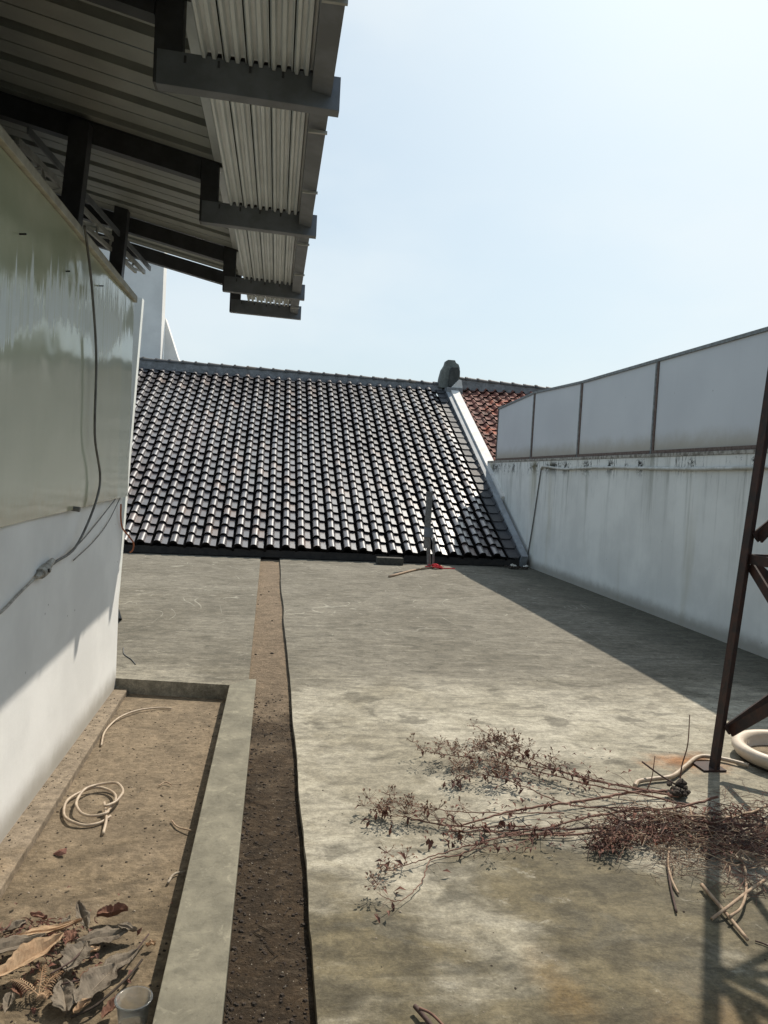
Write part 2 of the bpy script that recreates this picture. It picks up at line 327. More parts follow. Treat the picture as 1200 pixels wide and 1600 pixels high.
MAT['black'] = m_simple('black_plastic', (0.015, 0.015, 0.015), None, 0.5)
MAT['panel_trim'] = m_simple('aged_cream_trim', (0.55, 0.54, 0.46), (0.42, 0.40, 0.33), 0.6)
MAT['pvc'] = m_simple('grimy_pvc', (0.58, 0.57, 0.52), (0.40, 0.38, 0.32), 0.5, scale=8)
MAT['orange'] = m_simple('orange_wire', (0.42, 0.13, 0.05), None, 0.6)
MAT['red'] = m_simple('red_cloth', (0.55, 0.02, 0.03), (0.38, 0.01, 0.02), 0.9, scale=40)
MAT['bark'] = m_simple('dry_stem', (0.23, 0.12, 0.085), (0.13, 0.065, 0.045), 0.85, scale=30)
MAT['bark_pale'] = m_simple('bleached_stem', (0.42, 0.31, 0.21), (0.30, 0.20, 0.13), 0.85, scale=30)
MAT['bark_dark'] = m_simple('dark_stem', (0.085, 0.05, 0.04), None, 0.85, scale=30)
MAT['leaf_brown'] = m_simple('dead_leaf_brown', (0.20, 0.080, 0.050), (0.085, 0.035, 0.027), 0.8, scale=20)
MAT['leaf_olive'] = m_simple('dead_leaf_olive', (0.27, 0.22, 0.12), (0.16, 0.12, 0.07), 0.8, scale=20)
MAT['seed'] = m_simple('dry_seed_head', (0.23, 0.14, 0.085), (0.11, 0.06, 0.04), 0.85, scale=20)
def m_leaf(name, a, b, dark):
    s = NT(name); X = s.sep(s.oc)
    v = s.noise(40, 6, 0.75, s.oc); w = s.noise(9, 4, 0.6, s.oc)
    c = s.mix(s.rng(w, 0.35, 0.65), a, b)
    side = s.math('MULTIPLY', s.math('ABSOLUTE', X[1]), 1.0)
    rib = s.math('ABSOLUTE', s.math('SINE', s.math('MULTIPLY', s.math('SUBTRACT', X[0], s.math('MULTIPLY', side, 0.8)), 260.0)))
    c = s.mix(s.math('MULTIPLY', s.rng(rib, 0.16, 0.0), 0.16), c, dark)
    c = s.mix(s.rng(side, 0.0022, 0.0008), c, tuple(min(1, x * 1.3) for x in a))
    c = s.mix(s.math('MULTIPLY', s.rng(v, 0.55, 0.68), 0.6), c, dark)
    s.bump(s.math('ADD', s.math('MULTIPLY', rib, 0.12), v), 0.0022, 0.8)
    return s.out(c, 0.8, spec=0.25)
MAT['leaf_tan'] = m_leaf('dead_leaf_tan', (0.46, 0.32, 0.20), (0.30, 0.18, 0.10), (0.13, 0.07, 0.04))
MAT['leaf_grey'] = m_leaf('dead_leaf_grey', (0.20, 0.165, 0.125), (0.115, 0.09, 0.066), (0.05, 0.038, 0.028))
MAT['leaf_rust'] = m_leaf('dead_leaf_rust', (0.20, 0.10, 0.065), (0.11, 0.055, 0.04), (0.05, 0.025, 0.02))
MAT['litter'] = m_simple('dark_litter', (0.05, 0.035, 0.025), (0.025, 0.018, 0.012), 0.95, scale=60)
MAT['pebble'] = m_simple('pale_grit', (0.42, 0.36, 0.28), (0.26, 0.21, 0.16), 0.9, scale=60)
MAT['concrete_block'] = m_simple('mossy_block', (0.075, 0.07, 0.055), (0.04, 0.038, 0.03), 0.9, scale=18)
MAT['steel_bright'] = m_simple('worn_grey_pole', (0.20, 0.19, 0.175), (0.12, 0.11, 0.10), 0.6, scale=18)
MAT['tower_bldg'] = m_wall('distant_white_render', (0.88, 0.86, 0.82), None, -9)
MAT['ground'] = m_simple('far_ground', (0.09, 0.10, 0.06), (0.14, 0.12, 0.09), 0.95, scale=0.05, bump=0)
s = NT('clear_plastic'); s.b.inputs['Transmission Weight'].default_value = 0.92; s.b.inputs['IOR'].default_value = 1.35
MAT['clear'] = s.out((0.86, 0.88, 0.86), 0.12)
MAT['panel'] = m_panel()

# ------------------------------------------------------------------ builders
class MB:
    def __init__(s): s.v = []; s.f = []
    def add(s, vs, fs):
        o = len(s.v); s.v += [tuple(v) for v in vs]; s.f += [tuple(i + o for i in f) for f in fs]; return s
    def box(s, x0, x1, y0, y1, z0, z1):
        return s.add([(x0,y0,z0),(x1,y0,z0),(x1,y1,z0),(x0,y1,z0),(x0,y0,z1),(x1,y0,z1),(x1,y1,z1),(x0,y1,z1)],
                     [(0,3,2,1),(4,5,6,7),(0,1,5,4),(1,2,6,5),(2,3,7,6),(3,0,4,7)])
    def hexa(s, b, t):
        return s.add(list(b) + list(t), [(0,3,2,1),(4,5,6,7),(0,1,5,4),(1,2,6,5),(2,3,7,6),(3,0,4,7)])
    def prism(s, poly, off):
        n = len(poly); off = Vector(off); P = [Vector(p) for p in poly]
        s.add([*P, *[p + off for p in P]], [tuple(range(n))[::-1], tuple(range(n, 2*n))] + [(i, (i+1) % n, (i+1) % n + n, i + n) for i in range(n)])
        return s
    def beam(s, a, b, w, h, up=(0, 0, 1)):
        """rectangular bar, a..b is its axis"""
        a = Vector(a); b = Vector(b); d = (b - a).normalized(); sd_ = d.cross(Vector(up)).normalized(); u = sd_.cross(d)
        p = [sd_*w/2*i + u*h/2*j for i, j in ((-1,-1),(1,-1),(1,1),(-1,1))]
        return s.hexa([a + q for q in p], [b + q for q in p])
    def tube(s, pts, r, n=8, r1=None, cap=True):
        pts = [Vector(p) for p in pts]; k = len(pts); rings = []
        prev = None
        for i, p in enumerate(pts):
            t = (pts[min(i+1, k-1)] - pts[max(i-1, 0)])
            if t.length < 1e-9: t = Vector((0, 0, 1))
            t.normalize()
            if prev is None:
                a = t.cross(Vector((0, 0, 1)));
                if a.length < 0.1: a = t.cross(Vector((1, 0, 0)))
            else: a = prev - t * prev.dot(t)
            a.normalize(); prev = a; b = t.cross(a)
            rr = r if r1 is None else r + (r1 - r) * i / max(1, k - 1)
            rings.append([p + (a * math.cos(2*math.pi*j/n) + b * math.sin(2*math.pi*j/n)) * rr for j in range(n)])
        vs = [v for rg in rings for v in rg]
        fs = [(i*n + j, i*n + (j+1) % n, (i+1)*n + (j+1) % n, (i+1)*n + j) for i in range(k-1) for j in range(n)]
        if cap: fs += [tuple(range(n))[::-1], tuple(range((k-1)*n, k*n))]
        return s.add(vs, fs)
    def build(s, name, mat, parent=None, smooth=False, bevel=0.0):
        me = bpy.data.meshes.new(name); me.from_pydata(s.v, [], s.f); me.update()
        if bevel:
            bm = bmesh.new(); bm.from_mesh(me)
            bmesh.ops.recalc_face_normals(bm, faces=bm.faces)
            bmesh.ops.bevel(bm, geom=[e for e in bm.edges if e.is_manifold and e.calc_face_angle(0) > 0.5], offset=bevel, segments=2, affect='EDGES', profile=0.6)
            bm.to_mesh(me); bm.free()
        if smooth:
            for p in me.polygons: p.use_smooth = True
        me.materials.append(MAT[mat])
        o = bpy.data.objects.new(name, me); col.objects.link(o)
        if parent is not None: o.parent = parent
        return o

def fixn(o):
    bm = bmesh.new(); bm.from_mesh(o.data); bmesh.ops.recalc_face_normals(bm, faces=bm.faces); bm.to_mesh(o.data); bm.free(); return o
def tag(o, label=None, cat=None, group=None, kind=None):
    if label: o['label'] = label
    if cat: o['category'] = cat
    if group: o['group'] = group
    if kind: o['kind'] = kind
    return o
def empty(name, loc, label, cat, group=None):
    o = bpy.data.objects.new(name, None); col.objects.link(o); o.location = loc; o.empty_display_size = 0.2
    return tag(o, label, cat, group)
def reloc(root):
    """children were modelled in world coordinates: take the root's place out"""
    def shift(o):
        pass
    for c in root.children: c.location = Vector(c.location) - Vector(root.location)
def spline(pts, n=8):
    P = [Vector(p) for p in pts]; P = [P[0]*2 - P[1]] + P + [P[-1]*2 - P[-2]]; out = []
    for i in range(1, len(P) - 2):
        for k in range(n):
            t = k / n; a, b, c, d = P[i-1], P[i], P[i+1], P[i+2]
            out.append(0.5 * ((2*b) + (c - a)*t + (2*a - 5*b + 4*c - d)*t*t + (3*b - a - 3*c + d)*t**3))
    return out + [P[-2]]

# ------------------------------------------------------------------ setting
tag(MB().box(-400, 400, -200, 600, -6.6, -6.0).build('ground', 'ground'), kind='structure')
# main slab: left edge wavers a little along the drain
ed = [(0.205, -3.0), (0.200, 0.5), (0.197, 2.16), (0.194, 2.7), (0.199, 3.1), (0.190, 3.8), (0.193, 4.3), (0.184, 5.0), (0.186, 5.6), (0.179, 6.4),
      (0.172, 7.2), (0.160, 8.2), (0.168, 9.1), (0.150, 10.2), (0.148, 11.2), (0.156, 12.2), (0.151, 14.15)]
ed = [tuple(p[:2]) for p in spline([(x, y, 0) for x, y in ed], 5)]
ed = [(x + random.uniform(-.0022, .0022), y) for x, y in ed]
mb = MB(); n = len(ed)
vs = [(x, y, 0) for x, y in ed] + [(4.9, y, 0) for x, y in ed] + [(x - 0.004, y, -0.3) for x, y in ed] + [(4.9, y, -0.3) for x, y in ed]
fs = []
for i in range(n-1):
    fs += [(i, n+i, n+i+1, i+1), (i, i+1, 2*n+i+1, 2*n+i)]
fs += [(n-1, 2*n-1, 4*n-1, 3*n-1), (0, 2*n, 3*n, n)]
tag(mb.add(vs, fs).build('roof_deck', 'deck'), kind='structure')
# slab to the left of the drain, behind the basin
mb = MB().prism([(-6, 5.84, -0.3), (-1.14, 5.84, -0.3), (-0.263, 5.692, -0.3), (-0.128, 5.86, -0.3), (-0.195, 14.15, -0.3), (-6, 14.15, -0.3)], (0, 0, 0.3))
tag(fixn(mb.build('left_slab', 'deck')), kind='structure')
tag(MB().box(-0.078, 0.4, -3, 5.855, -0.29, -0.036).box(-0.3, 0.4, 5.858, 14.1, -0.29, -0.036).build('drain_channel', 'channel'), kind='structure')
tag(MB().box(-1.2, -0.25, -3, 5.9, -0.28, -0.11).build('basin_floor', 'basin'), kind='structure')
mb = MB().prism([(-0.277, -3, -0.27), (-0.083, -3, -0.27), (-0.080, 2.2, -0.27), (-0.072, 5.86, -0.27), (-0.128, 5.857, -0.27), (-0.2632, 5.689, -0.27), (-0.276, 2.2, -0.27)], (0, 0, 0.273))
o = mb.build('basin_kerb', 'kerb', bevel=0.004); tag(fixn(o), 'long smooth grey cement kerb between the dirty basin and the drain channel', 'kerb')
mb = MB().prism([(-1.13, -3, -0.2), (-0.955, -3, -0.2), (-0.975, 3.0, -0.2), (-1.006, 5.64, -0.2), (-1.006, 5.80, -0.2), (-1.13, 5.83, -0.2)], (0, 0, 0.13))
tag(fixn(mb.build('basin_ledge', 'ledge', bevel=0.006)), kind='structure')

# ------------------------------------------------------------------ left wall with its glossy sheet
wl = empty('white_wall', (-1.3, 2.4, -0.1), 'white painted wall on the left with a grey shadow slanting across it', 'wall')
MB().box(-1.30, -1.10, -4, 5.84, -0.25, 2.74).build('wall', 'wall_l', wl)
reloc(wl)
gp = empty('glossy_sheet', (-1.07, 2.4, 1.34), 'greenish glossy sheet with white streaks fixed high on the white wall', 'panel')
# slightly bowed sheet, as a grid with thickness
def sheet():
    mb = MB(); ny, nz = 48, 10; Y0, Y1 = -3.5, 5.81
    def P(i, j, back):
        y = Y0 + (Y1 - Y0) * i / ny; t = j / nz
        zlo = 1.335 + 0.018 * math.sin(y * 1.25 + 0.4) - 0.02 * max(0, 3.6 - y); z = zlo + (2.75 - zlo) * t
        bow = 0.018 * math.sin(y * 1.3) * (1 - t) + 0.006 * math.sin(y * 3.1 + 2 * t)
        return (-1.068 + bow * 0.7 - (0.012 if back else 0), y, z)
    for b in (0, 1):
        vs = [P(i, j, b) for i in range(ny+1) for j in range(nz+1)]
        fs = [(i*(nz+1)+j, (i+1)*(nz+1)+j, (i+1)*(nz+1)+j+1, i*(nz+1)+j+1) for i in range(ny) for j in range(nz)]
        mb.add(vs, fs)
    o1 = (ny+1)*(nz+1)
    for i in range(ny):
        a, b_ = i*(nz+1), (i+1)*(nz+1); mb.f.append((a, b_, b_+o1, a+o1)); a += nz; b_ += nz; mb.f.append((a, b_, b_+o1, a+o1))
    for j in range(nz):
        for i in (0, ny): a = i*(nz+1)+j; mb.f.append((a, a+1, a+1+o1, a+o1))
    return mb
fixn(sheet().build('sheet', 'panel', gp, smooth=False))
MB().box(-1.11, -1.045, -3.5, 5.83, 2.755, 2.80).build('top_trim', 'panel_trim' if 'panel_trim' in MAT else 'soffit', gp, bevel=0.004)
for (y, z) in ((4.02, 2.52), (3.35, 2.50), (4.75, 2.62)):
    MB().tube([(-1.075, y, z), (-1.045, y, z + 0.003)], 0.004, 8).build('screw', 'black', gp)
MB().tube([(-1.09, 4.35, 1.335), (-1.04, 4.35, 1.33)], 0.014, 10).build('bracket_stud', 'cable', gp)
reloc(gp)
# narrow pier behind the end of the wall
o = MB().hexa([(-2.2, 9.0, -0.001), (-1.715, 9.0, -0.001), (-1.715, 9.12, -0.001), (-2.2, 9.12, -0.001)],
              [(-2.2, 9.0, 3.44), (-1.561, 9.0, 3.44), (-1.561, 9.12, 3.44), (-2.2, 9.12, 3.44)]).build('leaning_pier', 'wall_pier')
tag(fixn(o), 'pale flared pier rising just past the far end of the white wall', 'pier')

# ------------------------------------------------------------------ canopy
cn = empty('steel_canopy', (-1.2, 3, 2.9), 'grey steel canopy with ribbed metal soffit overhanging the left wall', 'canopy')
def dz(y): return (y - 2.84) * 0.023
FR = [7.26, 6.33, 4.47, 2.84, 1.25, -0.35]
def zin(x): return 3.16 + 0.215 * (-0.49 - x)          # bottom of the inner rafters
for k, y in enumerate(FR):
    d = dz(y)
    # outer C beam: web towards the viewer, flanges behind
    x0, x1 = (-0.475, 0.168)
    zb = 2.925 + d; zr = 2.905 + d + (0.004 if k < 2 else 0); H = 0.118
    mb = MB()
    mb.hexa([(x0, y, zb), (x1, y, zr), (x1, y+.004, zr), (x0, y+.004, zb)], [(x0, y, zb+H), (x1, y, zr+H), (x1, y+.004, zr+H), (x0, y+.004, zb+H)])
    mb.hexa([(x0, y+.005, zb), (x1, y+.005, zr), (x1, y+.055, zr), (x0, y+.055, zb)], [(x0, y+.005, zb+.004), (x1, y+.005, zr+.004), (x1, y+.055, zr+.004), (x0, y+.055, zb+.004)])
    mb.build('outer_beam', 'steel_grey', cn)
    # short stub down from the rafter to the outer beam
    MB().box(x0-.012, x0+.085, y+.006, y+.075, zb + .006, 3.30 + d).build('hanger', 'steel_dark', cn)
    # inner sloping rafter
    xl = -6.0
    MB().hexa([(xl, y, zin(xl)+d), (x0-.014, y, zin(x0)+d), (x0-.014, y+.07, zin(x0)+d), (xl, y+.07, zin(xl)+d)],
              [(xl, y, zin(xl)+d+.115), (x0-.014, y, zin(x0)+d+.115), (x0-.014, y+.07, zin(x0)+d+.115), (xl, y+.07, zin(xl)+d+.115)]).build('rafter', 'steel_dark', cn)
    for t in (0.15, 0.33, 0.5, 0.68, 0.86):
        xx = x0 + (x1 - x0) * t
        MB().box(xx-.004, xx+.004, y-.004, y, zb + H - .035 - .02*t, zb + H - .012 - .02*t).build('bolt', 'steel_dark', cn)
edges = FR + []
bays = list(zip(FR[1:], FR[:-1]))
for (ya, yb) in bays:
    da, db = dz(ya), dz(yb)
    # five double-ribbed soffit strips with dark gaps between them
    w = 0.0765
    for i in range(5):
        xa = -0.325 + i * (w + 0.0045)
        zt = 3.028 - 0.016 * (i / 4.0)
        prof = [(0, .012), (.006, 0), (.016, 0), (.022, .022), (.034, .022), (.040, 0), (.052, 0), (.058, .022), (.070, .022), (.0745, .004), (.0765, .004)]
        n = len(prof); L0, L1 = ya + .06, yb - .002
        mb = MB()
        vs = []
        for (yy, dd) in ((L0, da), (L1, db)):
            vs += [(xa + p[0], yy, zt + dd + p[1]) for p in prof] + [(xa + p[0], yy, zt + dd + p[1] + .002) for p in prof]
        fs = []
        for q in range(n-1):
            fs += [(q, 2*n+q, 2*n+q+1, q+1), (n+q, n+q+1, 3*n+q+1, 3*n+q)]
        fs += [(0, n, 3*n, 2*n), (n-1, 3*n-1, 4*n-1, 2*n-1)]
        for b0 in (0, 2*n): fs += [(b0+q, b0+q+1, b0+n+q+1, b0+n+q) for q in range(n-1)]
        mb.add(vs, fs).build('soffit_strip', 'zinc', cn)
    # roof skin over the gutter, fascia channel and flat flashing
    MB().hexa([(-.33, ya, 3.080+da), (.13, ya, 3.052+da), (.13, yb, 3.052+db), (-.33, yb, 3.080+db)],
              [(-.33, ya, 3.088+da), (.13, ya, 3.060+da), (.13, yb, 3.060+db), (-.33, yb, 3.088+db)]).build('roof_skin', 'steel_dark', cn)
    MB().hexa([(.066, ya+.057, 2.962+da), (.136, ya+.057, 2.950+da), (.136, yb-.003, 2.950+db), (.066, yb-.003, 2.962+db)],
              [(.066, ya+.057, 3.048+da), (.136, ya+.057, 3.046+da), (.136, yb-.003, 3.046+db), (.066, yb-.003, 3.048+db)]).build('fascia', 'steel_grey', cn)
    for yy in (ya + (yb-ya)*.18, ya + (yb-ya)*.62):
        MB().box(.068, .142, yy, yy+.012, 2.938 + dz(yy), 2.949 + dz(yy)).build('fascia_clip', 'steel_light', cn)
    zf = lambda x: 3.16 + .215*(-.49 - x) + .118
    MB().hexa([(-.418, ya+.072, zf(-.418)+da), (-.27, ya+.072, zf(-.27)+da), (-.27, yb-.003, zf(-.27)+db), (-.418, yb-.003, zf(-.418)+db)],
              [(-.418, ya+.072, zf(-.418)+da+.006), (-.27, ya+.072, zf(-.27)+da+.006), (-.27, yb-.003, zf(-.27)+db+.006), (-.418, yb-.003, zf(-.418)+db+.006)]).build('flashing_sheet', 'zinc', cn)
    MB().hexa([(-.272, ya+.06, 3.05+da), (-.268, ya+.06, 3.05+da), (-.268, yb-.003, 3.05+db), (-.272, yb-.003, 3.05+db)],
              [(-.272, ya+.06, 3.225+da), (-.268, ya+.06, 3.225+da), (-.268, yb-.003, 3.225+db), (-.272, yb-.003, 3.225+db)]).build('closing_strip', 'steel_dark', cn)
    # inner roof sheets with wide recessed troughs running down the slope
    zo = 0.118
    y = ya + .072; kk = 0
    P = 0.37
    seq = []
    while y < yb - .002:
        seq.append((y, min(y + P - .10, yb - .002), 0)); y += P - .10
        if y < yb - .05: seq.append((y, min(y + .10, yb - .002), 1)); y += .10
    for (a, b, deep) in seq:
        up = .055 if deep else 0
        for (p, q) in ([(a, b)] if deep or (b - a) < .2 else [(a, (a+b)/2 - .008), ((a+b)/2 + .004, b)]):
            d1, d2 = dz(p), dz(q); xl, xr = -6.0, -.42
            z1, z2 = 3.16 + .215*(-.49-xl) + zo + up, 3.16 + .215*(-.49-xr) + zo + up
            MB().hexa([(xl, p, z1+d1), (xr, p, z2+d1), (xr, q, z2+d2), (xl, q, z1+d2)],
                      [(xl, p, z1+d1+.01), (xr, p, z2+d1+.01), (xr, q, z2+d2+.01), (xl, q, z1+d2+.01)]).build('roof_sheet', 'soffit', cn)
        if deep:
            for yy in (a, b):
                d1 = dz(yy)
                MB().hexa([(xl, yy-.003, z1-up+d1), (xr, yy-.003, z2-up+d1), (xr, yy+.003, z2-up+d1), (xl, yy+.003, z1-up+d1)],
                          [(xl, yy-.003, z1+d1), (xr, yy-.003, z2+d1), (xr, yy+.003, z2+d1), (xl, yy+.003, z1+d1)]).build('sheet_fold', 'soffit', cn)
q = lambda x: 3.16 + .215*(-.49 - x) + .190
MB().hexa([(-.46, -.4, q(-.46)+dz(-.4)), (-.255, -.4, q(-.255)+dz(-.4)), (-.255, 7.34, q(-.255)+dz(7.34)), (-.46, 7.34, q(-.46)+dz(7.34))],
          [(-.46, -.4, q(-.46)+dz(-.4)+.01), (-.255, -.4, q(-.255)+dz(-.4)+.01), (-.255, 7.34, q(-.255)+dz(7.34)+.01), (-.46, 7.34, q(-.46)+dz(7.34)+.01)]).build('sun_stop_plate', 'steel_dark', cn)  # added plate, blocks sun leaking through the gaps at the frames
MB().hexa([(-.262, -.4, 3.07+dz(-.4)), (-.258, -.4, 3.07+dz(-.4)), (-.258, 7.34, 3.07+dz(7.34)), (-.262, 7.34, 3.07+dz(7.34))],
          [(-.262, -.4, 3.298+dz(-.4)), (-.258, -.4, 3.298+dz(-.4)), (-.258, 7.34, 3.298+dz(7.34)), (-.262, 7.34, 3.298+dz(7.34))]).build('sun_stop_strip', 'steel_dark', cn)  # added upright strip, shuts the same gaps against the sun
MB().hexa([(-6, -.4, 4.50), (-.4, -.4, 3.40), (-.4, 7.3, 3.58), (-6, 7.3, 4.68)],
          [(-6, -.4, 4.52), (-.4, -.4, 3.42), (-.4, 7.3, 3.60), (-6, 7.3, 4.70)]).build('roof_cover', 'steel_dark', cn)
# columns standing on the wall
def cchan(x, y, z0, z1, dxs):
    mb = MB(); w = .10
    for (a, b, c, d) in ((0, w, 0, .004), (0, .004, .005, .09), (w-.004, w, .005, .09)):
        mb.hexa([(x+a, y+c, z0), (x+b, y+c, z0), (x+b, y+d, z0), (x+a, y+d, z0)],
                [(x+a+dxs, y+c, z1), (x+b+dxs, y+c, z1), (x+b+dxs, y+d, z1), (x+a+dxs, y+d, z1)])
    return mb
for (x, y, z1) in ((-1.225, 4.38, 3.40), (-1.345, 6.33-.2, 3.62)):
    cchan(x, y, 2.65, z1, 0.06).build('column', 'steel_dark', cn)
for y in (2.6, 0.9): cchan(-1.24, y, 2.65, 3.35, 0.05).build('column', 'steel_dark', cn)
# lattice brace running along the wall under the rafters
A, B = Vector((-1.40, 4.3, 3.23)), Vector((-1.24, 7.2, 3.30))
MB().beam(A, B, .02, .035).build('brace_chord', 'steel_light', cn)
A2, B2 = A + Vector((-.02, 0, -.11)), B + Vector((-.02, -.3, -.07))
MB().beam(A2, B2, .02, .03).build('brace_chord', 'steel_light', cn)
for i in range(8):
    p = A.lerp(B, i/8); q = A2.lerp(B2, (i+.5)/8); p2 = A.lerp(B, (i+1)/8)
    MB().beam(p, q, .012, .014).build('brace_web', 'steel_light', cn); MB().beam(q, p2, .012, .014).build('brace_web', 'steel_light', cn)
MB().beam(A + Vector((.05, 0, .06)), B + Vector((.05, 0, .035)), .012, .04).build('wall_plate', 'steel_grey', cn)
reloc(cn)
# added dark wall that keeps sky light out of the roof space
o = MB().box(-2.2, -2.05, -4, 6.2, -1, 3.75).build('sky_blocker', 'dark'); tag(o, 'added dark light-blocking wall deep under the canopy above the white wall', 'wall')

# ------------------------------------------------------------------ distant white block
wb = empty('white_building', (-6, 26, -6), 'tall pale building with blank walls rising behind the tiled roof', 'building')
MB().box(-12, -3.37, 22.6, 23.16, -6, 11).build('wall', 'tower_bldg', wb)
MB().prism([(-3.37, 23.2, -6), (-2.7, 23.2, -6), (-2.7, 23.2, 4.1), (-2.98, 23.2, 4.75), (-3.37, 23.2, 5.85)], (0, .5, 0)).build('sloped_wing', 'tower_bldg', wb)
reloc(wb)

# ------------------------------------------------------------------ right wall
wr = empty('boundary_wall', (5.0, 6, 0), 'long white wall on the right with black mould streaks below its coping', 'wall')
MB().box(4.88, 5.08, -4, 17.75, -0.3, 2.03).build('wall', 'wall_r', wr)
MB().box(4.868, 5.10, -4, 17.8, 2.032, 2.075).build('coping', 'coping', wr, bevel=0.006)
reloc(wr)
fp = empty('panel_screen', (5.0, 6, 2.08), 'row of big flat grey panels standing on top of the right wall', 'fence')
js = [16.95, 14.51, 12.16, 9.62, 7.17, 4.72, 2.27, -0.2, -2.6]
def ztop(y): return 3.32 + (0.06 if 13 < y < 15 else 0) - (0.06 if y > 16 else 0)
for a, b in zip(js[1:], js[:-1]):
    MB().hexa([(4.93, a+.045, 2.125), (4.95, a+.045, 2.125), (4.95, b-.045, 2.125), (4.93, b-.045, 2.125)],
              [(4.93, a+.045, ztop(a)-.03), (4.95, a+.045, ztop(a)-.03), (4.95, b-.045, ztop(b)-.03), (4.93, b-.045, ztop(b)-.03)]).build('grey_panel', 'cladding', fp)
    MB().box(4.905, 4.965, a+.046, b-.046, 2.08, 2.122).build('bottom_rail', 'rust_trim', fp)
    MB().hexa([(4.91, a+.01, ztop(a)-.028), (4.97, a+.01, ztop(a)-.028), (4.97, b-.01, ztop(b)-.028), (4.91, b-.01, ztop(b)-.028)],
              [(4.91, a+.01, ztop(a)+.012), (4.97, a+.01, ztop(a)+.012), (4.97, b-.01, ztop(b)+.012), (4.91, b-.01, ztop(b)+.012)]).build('top_rail', 'trim_grey', fp)
for y in js:
    MB().box(4.915, 4.962, y-.043, y-.008, 2.08, ztop(y)-.032).build('post', 'rust_trim', fp)
    if y < 16.5: MB().box(4.915, 4.962, y+.008, y+.043, 2.08, ztop(y)-.032).build('post', 'trim_grey', fp)
reloc(fp)
# conduit along the wall
pts = [(4.855, -2, 1.86)] + [(4.855, y, 1.885 + .012*math.sin(y*1.3)) for y in [i * .7 for i in range(0, 19)]] + [(4.855, 13.5, 1.925), (4.855, 13.68, 1.88)]
o = MB().tube(spline(pts, 4), .021, 8).build('conduit', 'pvc', smooth=True)
tag(o, 'thin cream pipe running level under the coping of the right wall', 'pipe')
pts = [(4.862, 13.70, 1.88), (4.862, 13.82, 1.4), (4.862, 13.95, .9), (4.862, 14.08, .45), (4.862, 14.2, .05)]
o = MB().tube(spline(pts, 6), .012, 6).build('downlead', 'cable', smooth=True)
tag(o, 'dark thin cable dropping down the right wall beside the tiled roof', 'cable')

# ------------------------------------------------------------------ tiled roofs
EY, EZ, SL = 14.02, 0.155, math.atan(0.515)
cs, sn = math.cos(SL), math.sin(SL)
TW, TP = 0.283, 0.337
def slope_pt(x, u, n_=0.0): return Vector((x, EY + u*cs - n_*sn, EZ + u*sn + n_*cs))
ROT = Matrix.Rotation(SL, 4, 'X')
def wave(x, u): return (.007*math.sin(u*1.1 + x*.4), .009*math.sin(x*1.7 + .5*u), .010*math.sin(x*.8 + u*.9) + .005*math.sin(x*2.3 - u*1.7))
def tile_mesh(name, mat, w=TW, hump=0.062, L=0.385, sharp=False):
    if sharp:
        hw = w * .5; prof = [(hw * i/6, hump * (math.sin(math.pi * i/6) ** 1.4) + .002) for i in range(7)] + [(w * .54, -0.004), (w * .78, -0.006), (w * .95, 0.000), (w * 1.02, 0.014)]
    else:
        prof = [(-w*.02, -.034), (w*.02, .022), (w*.07, .046), (w*.15, .059), (w*.26, .062), (w*.36, .055), (w*.44, .036), (w*.49, .006), (w*.52, -.002), (w*.84, -.013), (w*.875, -.040), (w*.99, -.042)]
    n = len(prof)
    vs = []
    for (y, lift, tt) in ((0, .054, .056), (L, .006, .016)):
        vs += [(p[0], y, p[1] + lift) for p in prof]
        vs += [(p[0], y + (.004 if y == 0 else 0), p[1] + lift - tt) for p in prof]
    vs += [(p[0], 0, p[1] + .054) for p in prof] + [(p[0], .004, p[1] - .002) for p in prof]   # rim of its own: crisp edge
    fs = []; mi = []
    for q in range(n-1):
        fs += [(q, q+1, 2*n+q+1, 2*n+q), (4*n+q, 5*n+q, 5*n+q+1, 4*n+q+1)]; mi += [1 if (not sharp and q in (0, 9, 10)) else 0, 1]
    k0 = len(fs)
    for q in range(n-1): fs.append((n+q, 3*n+q, 3*n+q+1, n+q+1)); mi.append(0)
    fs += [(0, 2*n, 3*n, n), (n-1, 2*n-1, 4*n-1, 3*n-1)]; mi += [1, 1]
    me = bpy.data.meshes.new(name); me.from_pydata(vs, [], fs); me.update()
    me.materials.append(MAT[mat]); me.materials.append(MAT['tile_crevice_shade'])
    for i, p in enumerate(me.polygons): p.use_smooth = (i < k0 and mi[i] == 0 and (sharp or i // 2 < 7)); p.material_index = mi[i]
    return me
TM = tile_mesh('roof_tile', 'tile')
def place(me, name, parent, x, u, jx=0.004, ja=0.012):
    o = bpy.data.objects.new(name, me); col.objects.link(o); o.parent = parent
    wv = wave(x, u); p = slope_pt(x + wv[0] + random.uniform(-jx, jx), u + wv[1] + random.uniform(-.007, .007), wv[2] + random.uniform(-.003, .005)) - Vector(parent.location)
    o.matrix_local = Matrix.Translation(p) @ ROT @ Matrix.Rotation(random.uniform(-ja, ja), 4, 'Z') @ Matrix.Rotation(random.uniform(-ja, ja)*.8, 4, 'X') @ Matrix.Rotation(random.uniform(-ja, ja), 4, 'Y')
    return o
NR = 26
ROOFX1 = 4.42
rt = empty('dark_tiled_roof', (0, 14.3, -6), 'house roof of glossy dark brown wavy tiles beyond the concrete deck', 'roof')
ncol = 27   # columns counted leftwards from the border tiles
mbs = MB(); keep = []
cand = []
for r in range(NR):
    for c in range(ncol + 7):
        x = ROOFX1 - (c + 1) * TW
        cand.append((r, c, x))
vis = [t for t in cand if t[2] > -2.72 - t[0]*0.045]
vis.sort(key=lambda t: (t[0], t[1])); near = set((t[0], t[1]) for t in vis[:298])
tv = [v.co.copy() for v in TM.vertices]; tf = [tuple(p.vertices) for p in TM.polygons]
